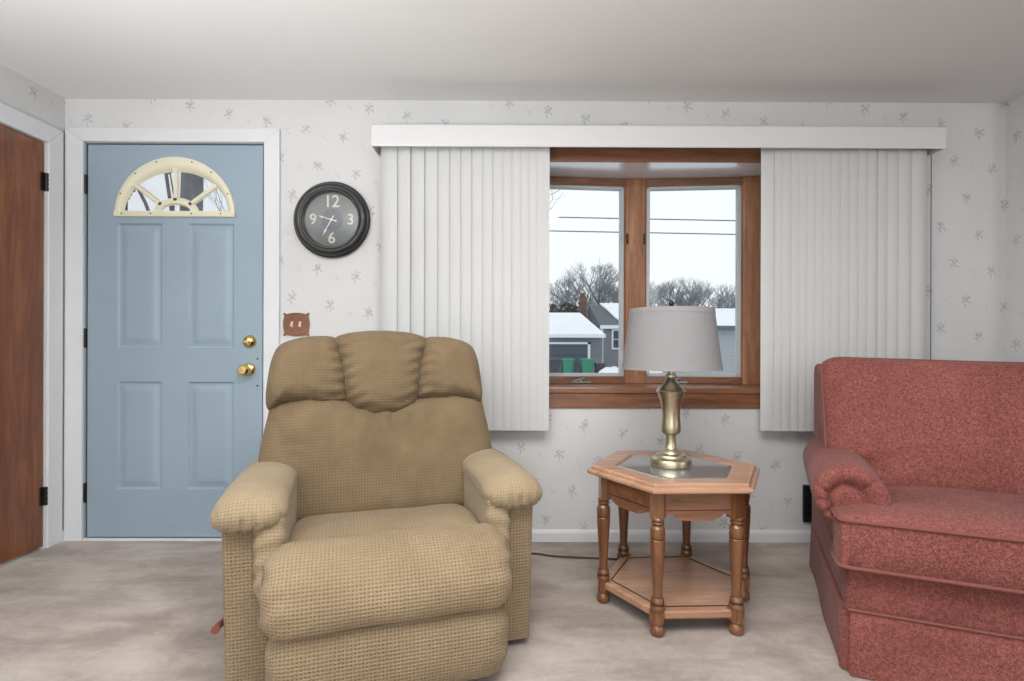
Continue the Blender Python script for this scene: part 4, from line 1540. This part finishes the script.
def mix_house():
    Y = 30 + CAM_Y
    S = 530 / 30.0
    X = lambda px: (px - 512) / S
    Zp = lambda py: CAM_H - (py - 343) / S
    root = tag(empty('garage', (X(560), Y, GZ)), 'low grey garage with snowy hip roof and slate door across the street', 'building')
    def lx(v): return v - X(560)
    zb = lambda z: z - GZ
    mb = MB().box(lx(X(430)), lx(X(602)), 0, 6, -.3, zb(Zp(335)))
    obj('wall', mb, M['siding'], root, smooth=False)
    mb = MB().box(lx(X(520)), lx(X(587)), -.06, .0, 0, zb(Zp(344)))
    obj('garage_door', mb, M['garage_door'], root, smooth=False)
    mb = MB().box(lx(X(587)), lx(X(589.5)), -.09, 0, 0, zb(Zp(342))).box(lx(X(520)), lx(X(589.5)), -.09, 0, zb(Zp(344)), zb(Zp(342)))
    mb.box(lx(X(428)), lx(X(604)), -.35, -.2, zb(Zp(337.5)), zb(Zp(334)))
    obj('trim', mb, M['ext_white'], root, smooth=False)
    ze = zb(Zp(334.5))
    zr = ze + 1.42
    a, b, c, d = (lx(X(428)), -.35, ze), (lx(X(604)), -.35, ze), (lx(X(604)), 6.3, ze), (lx(X(428)), 6.3, ze)
    e, f = (lx(X(440)), 3, zr), (lx(X(586)), 3, zr)
    mb = MB().add([a, b, c, d, e, f], [(0, 1, 5, 4), (1, 2, 5), (2, 3, 4, 5), (3, 0, 4), (0, 3, 2, 1)])
    obj('snowy_roof', mb, M['snow_roof'], root, smooth=False)

    root = tag(empty('house', (X(640), Y + 7.2, GZ)), 'grey house with brick chimney and half snow-covered roof beside the garage', 'building')
    S2 = 530 / 37.2
    X2 = lambda px: (px - 512) / S2 - X(640)
    Z2 = lambda py: CAM_H - (py - 343) / S2 - GZ
    mb = MB().box(X2(600.5), X2(652), 0, 7, -.3, Z2(326))
    obj('wall', mb, M['siding'], root, smooth=False)
    mb = MB().box(X2(600), X2(602.5), -.05, .0, 0, Z2(326)).box(X2(599), X2(653), -.3, -.15, Z2(328.5), Z2(325))
    obj('trim', mb, M['ext_white'], root, smooth=False)
    mb = MB().box(X2(611), X2(621), -.08, 0, Z2(349), Z2(329))
    wn = obj('window', mb, M['ext_white'], root, smooth=False)
    mb = MB().box(X2(612.6), X2(619.4), -.10, -.07, Z2(347.4), Z2(339.4)).box(X2(612.6), X2(619.4), -.10, -.07, Z2(338.6), Z2(330.6))
    obj('pane', mb, M['pane_dark'], wn, smooth=False)
    ze, zr = Z2(325.5), Z2(326) + 1.75
    x0, x1, xr0 = X2(599), X2(653), X2(591)
    mb = MB().add([(x0, -.3, ze), (x1, -.3, ze), (x1, 3.5, zr), (xr0 + .3, 3.5, zr), (x1, 7.3, ze), (x0, 7.3, ze)], [(0, 1, 2, 3), (3, 2, 4, 5), (0, 3, 5), (1, 4, 2), (0, 5, 4, 1)])
    obj('roof', mb, M['shingle'], root, smooth=False)
    # snow lying on the front slope of the roof
    def sl(t, px):
        return (X2(px), -.3 + 3.8 * t, ze + (zr - ze) * t + .05)
    lp = [sl(.02, 623), sl(.02, 653), sl(1.0, 652), sl(1.0, 607), sl(.7, 612), sl(.3, 617)]
    mb = MB().add(lp + [(x, y, z + .1) for x, y, z in lp], [(0, 1, 2, 3, 4, 5), (11, 10, 9, 8, 7, 6)] + [(i, i + 6, (i + 1) % 6 + 6, (i + 1) % 6) for i in range(6)])
    obj('roof_snow', mb, M['snow_roof'], root, smooth=False)
    mb = MB().box(X2(585.5), X2(592.5), 3.6, 4.4, 0, Z2(296.5) + .35)
    mb.box(X2(585), X2(593), 3.5, 4.5, Z2(299), Z2(297))
    mb.box(X2(586.6), X2(588.8), 3.8, 4.2, Z2(296.5) + .3, Z2(296.5) + .6).box(X2(589.4), X2(591.4), 3.8, 4.2, Z2(296.5) + .3, Z2(296.5) + .6)
    obj('chimney', mb, M['brick'], root, smooth=False)

    # second house behind the lamp shade, seen at the right edge of the right pane
    Y3 = 24 + CAM_Y
    S3 = 530 / 24.0
    X3 = lambda px: (px - 512) / S3
    Z3 = lambda py: CAM_H - (py - 343) / S3 - GZ
    o3 = X3(750)
    root = tag(empty('house', (o3, Y3, GZ)), 'pale grey house with white snowy roof at the right edge of the window view', 'building')
    mb = MB().box(X3(712) - o3, X3(850) - o3, 0, 8, -.3, Z3(325))
    obj('wall', mb, M['siding_light'], root, smooth=False)
    ze, zr = Z3(325), Z3(325) + 1.05
    x0, x1 = X3(708) - o3, X3(856) - o3
    mb = MB().add([(x0, -.4, ze), (x1, -.4, ze - .1), (x1, 4, zr), (x0, 4, zr), (x1, 8.4, ze), (x0, 8.4, ze)], [(0, 1, 2, 3), (3, 2, 4, 5), (0, 3, 5), (1, 4, 2), (0, 5, 4, 1)])
    obj('snowy_roof', mb, M['snow_roof'], root, smooth=False)
    mb = MB().box(x0, x1, -.42, -.3, ze - .22, ze - .02)
    obj('trim', mb, M['shingle'], root, smooth=False)


mix_house()


def make_bin(x, y, w, h, mat, label, group):
    root = tag(empty('trash_bin', (x, y, GZ)), label, 'trash bin', group)
    mb = MB()
    rows = []
    for z, s in ((.02, .78), (.1, .80), (h * .9, 1.0), (h * .92, 1.06), (h * .95, 1.06)):
        rows.append([(a * s, b * s, z) for a, b in round_poly([(-w / 2, -w * .55), (w / 2, -w * .55), (w / 2, w * .55), (-w / 2, w * .55)], .06, 3)])
    mb.grid(rows, True, True, True)
    obj('body', mb, mat, root, angle=40)
    rows = []
    for z, s in ((h * .95, 1.1), (h * .98, 1.1), (h * 1.03, .9), (h * 1.04, .3)):
        rows.append([(a * s, b * s, z) for a, b in round_poly([(-w / 2, -w * .55), (w / 2, -w * .55), (w / 2, w * .55), (-w / 2, w * .55)], .06, 3)])
    obj('lid', MB().grid(rows, True, True, True), mat, root, angle=40)
    for sx in (-1, 1):
        obj('wheel', MB().lathe([(.0, -.03), (.1, -.03), (.1, .03), (0, .03)], 12, (w * .5, .11), 'x', sx * w * .42), M['bin_dark'], root)


SB = 530 / 28.0
for px, w, h, m, lab in ((567, .62, .86, 'bin_green', 'left one of the two green wheeled bins before the garage'),
                         (586.5, .68, .86, 'bin_green', 'right one of the two green wheeled bins before the garage'),
                         (553, .62, .84, 'bin_dark', 'dark wheeled bin standing left of the green bins'),
                         (599, .5, .64, 'bin_dark', 'dark low wheeled bin standing right of the green bins')):
    make_bin((px - 512) / SB, 28 + CAM_Y, w, h, M[m], lab, 'bins before the garage')


def snow_mound(x, y, rx, ry, h, label):
    rows = []
    for k in range(9):
        t = k / 8
        r = cos(t * pi / 2)
        rows.append([(rx * max(r, .02) * cos(2 * pi * i / 28) * (1 + .18 * noise.noise(Vector((cos(2 * pi * i / 28) * 2, sin(2 * pi * i / 28) * 2, x)))),
                      ry * max(r, .02) * sin(2 * pi * i / 28), h * sin(t * pi / 2) * (1 + .2 * noise.noise(Vector((i * .4, t * 3, x)))) - .15) for i in range(28)])
    o = obj('snow_mound', MB().grid(rows, True, True, True), M['snow_roof'], None, angle=0, loc=(x, y, GZ))
    tag(o, label, 'snow pile')


snow_mound((612 - 512) / 530 * 27, 27 + CAM_Y, .85, .7, .62, 'white snow mound right of the bins at the driveway')
snow_mound((722 - 512) / 530 * 21, 21 + CAM_Y, 1.1, .9, .45, 'white snow mound before the pale grey house')


# bare trees
def bare_tree(x, y, z, height, spread, seed, label, mat, levels=5, r0=None, lean=0.0, trunk=0.3, kids=(3, 4), group='bare trees across the street', name='bare_tree', droop=0.0):
    rnd = random.Random(seed)
    wood_mb, twig_mb = MB(), MB()
    r0 = r0 or height * .02

    def seg(mb, p, q, ra, rb, n):
        d = (q - p).normalized()
        ref = Vector((0, 0, 1)) if abs(d.z) < .9 else Vector((1, 0, 0))
        a = d.cross(ref).normalized()
        b = d.cross(a)
        mb.add([tuple(p + (a * cos(2 * pi * k / n) + b * sin(2 * pi * k / n)) * ra) for k in range(n)] + [tuple(q + (a * cos(2 * pi * k / n) + b * sin(2 * pi * k / n)) * rb) for k in range(n)],
               [(k, (k + 1) % n, (k + 1) % n + n, k + n) for k in range(n)])

    def grow(p, d, ln, r, lev):
        n = 3
        steps = 3 if lev < 3 else 2
        for i in range(steps):
            d = (d + Vector((rnd.uniform(-1, 1), rnd.uniform(-1, 1), rnd.uniform(-.5, .8) - droop * lev * .2)) * (.16 + .05 * lev)).normalized()
            q = p + d * (ln / steps)
            r2 = r * .86
            seg(wood_mb if lev < 3 else twig_mb, p, q, r, r2, 6 if lev < 2 else 3)
            p, r = q, r2
            if lev > 0 and lev < levels and rnd.random() < .55:
                sd = (d + Vector((rnd.uniform(-1, 1), rnd.uniform(-1, 1), rnd.uniform(-.3, .7))) * 1.0).normalized()
                grow(p, sd, ln * rnd.uniform(.5, .75), r * .55, lev + 1)
        if lev < levels:
            for k in range(rnd.randint(*kids)):
                a = rnd.uniform(0, 2 * pi)
                sp = spread * rnd.uniform(.5, 1.1)
                sd = (d + Vector((cos(a) * sp, sin(a) * sp, rnd.uniform(-.1, .5)))).normalized()
                grow(p, sd, ln * rnd.uniform(.55, .82), r * .68, lev + 1)
    grow(Vector((0, 0, -.2)), Vector((lean, 0, 1)).normalized(), height * trunk, r0, 0)
    k = (height + .2) / (max(max(v[2] for v in wood_mb.v), max(v[2] for v in twig_mb.v)) + .2)
    for q in (wood_mb, twig_mb):
        q.v = [(v[0] * k, v[1] * k, (v[2] + .2) * k - .2) for v in q.v]
    root = tag(empty(name, (x, y, z)), label, 'tree', group)
    obj('trunk', wood_mb, M['bark'], root, angle=0)
    t = obj('twigs', twig_mb, mat, root, angle=0)


Q = lambda px, Z: ((px - 512) / 530 * Z, Z + CAM_Y)
TW = M['bark_snow']
for px, Zd, top, sprd, seed, lab in ((553, 50, 288, .9, 3, 'bare snow-dusted tree over the left end of the garage roof'),
                                     (578, 60, 270, 1.0, 8, 'tall bare snow-dusted tree behind the garage chimney'),
                                     (604, 49, 262, .95, 21, 'tallest bare tree rising behind the grey house roof'),
                                     (632, 62, 280, .9, 5, 'bare tree hidden partly by the middle window post'),
                                     (654, 52, 274, 1.0, 12, 'round bare tree at the left of the right window pane'),
                                     (676, 66, 280, .95, 33, 'bare tree above the lamp shade finial'),
                                     (697, 55, 286, .9, 14, 'small bare tree right of the lamp finial'),
                                     (722, 77, 286, .95, 41, 'bare tree over the snowy roof at right')):
    x, y = Q(px, Zd)
    hh = (343 - top + 7) / 530 * Zd + CAM_H - GZ
    bare_tree(x, y, GZ, hh, sprd, seed, lab, TW, levels=5, r0=hh * .036, trunk=.20, kids=(3, 4))
x, y = Q(530, 16)
bare_tree(x, y, GZ, 8.5, .8, 4, 'bare tree near the window, its thin branches reaching from the left blind', M['bark'], levels=4, r0=.10, trunk=.32, kids=(2, 3))
x, y = Q(163, 9)
bare_tree(x, y, GZ, 9, .7, 17, 'bare tree seen through the left part of the door fanlight', M['bark'], levels=4, r0=.10, trunk=.42, kids=(2, 3), group='trees outside the front door')
x, y = Q(196, 8)
bare_tree(x, y, GZ, 13, .5, 9, 'thick trunk seen through the middle of the door fanlight', M['bark'], levels=3, r0=.26, trunk=.5, kids=(2, 3), group='trees outside the front door')
x, y = Q(228, 17)
bare_tree(x, y, GZ, 10, .7, 27, 'bare tree seen through the right part of the door fanlight', M['bark'], levels=4, r0=.09, trunk=.42, kids=(2, 3), group='trees outside the front door')


def evergreen(px, Zd, top, rx, seed, label):
    rnd = random.Random(seed)
    x, y = Q(px, Zd)
    hh = (343 - top) / 530 * Zd + CAM_H - GZ
    mb = MB()
    for k in range(900):
        t = rnd.random()
        r = rx * sqrt(max(0, 1 - (2 * t - 1) ** 2)) * rnd.uniform(.75, 1.0)
        a = rnd.uniform(0, 2 * pi)
        p = Vector((r * cos(a), r * sin(a) * .7, .2 + hh * t * .96))
        q = .16
        d = [Vector((rnd.uniform(-q, q), rnd.uniform(-q, q), rnd.uniform(-q, q))) for _ in range(3)]
        mb.add([tuple(p + e) for e in d], [(0, 1, 2)])
    root = tag(empty('evergreen_bush', (x, y, GZ)), label, 'bush', 'evergreens behind the garage')
    obj('foliage', mb, M['evergreen'], root, smooth=False)
    rows = []
    for i in range(9):
        t = i / 8
        r = rx * .8 * sqrt(max(0.01, 1 - (2 * t - 1) ** 2))
        rows.append([(r * cos(2 * pi * k / 14), r * .7 * sin(2 * pi * k / 14), .1 + hh * t * .92) for k in range(14)])
    obj('inner_mass', MB().grid(rows, True, True, True), M['evergreen'], root)


evergreen(551, 39, 305, 1.0, 1, 'dark evergreen behind the garage roof, at the left blind edge')
evergreen(566, 42, 303, 1.0, 2, 'dark evergreen in the middle behind the garage roof')
evergreen(575, 48.5, 306, .8, 3, 'low dark evergreen beside the brick chimney')

for z0, z1, lab in ((126.0, 123.2, 'upper power line across the sky outside the window'), (112.2, 109.5, 'lower power line across the sky outside the window')):
    Zd = 19.0
    pts = []
    for i in range(25):
        px = 300 + i * 30
        z = CAM_H + (z0 + (z1 - z0) * (px - 550) / 181) / 530 * Zd
        pts.append(((px - 512) / 530 * Zd, Zd + CAM_Y, z))
    o = obj('power_line', MB().tube(pts, .021, 6), M['wire'])
    tag(o, lab, 'power line', 'power lines over the street')
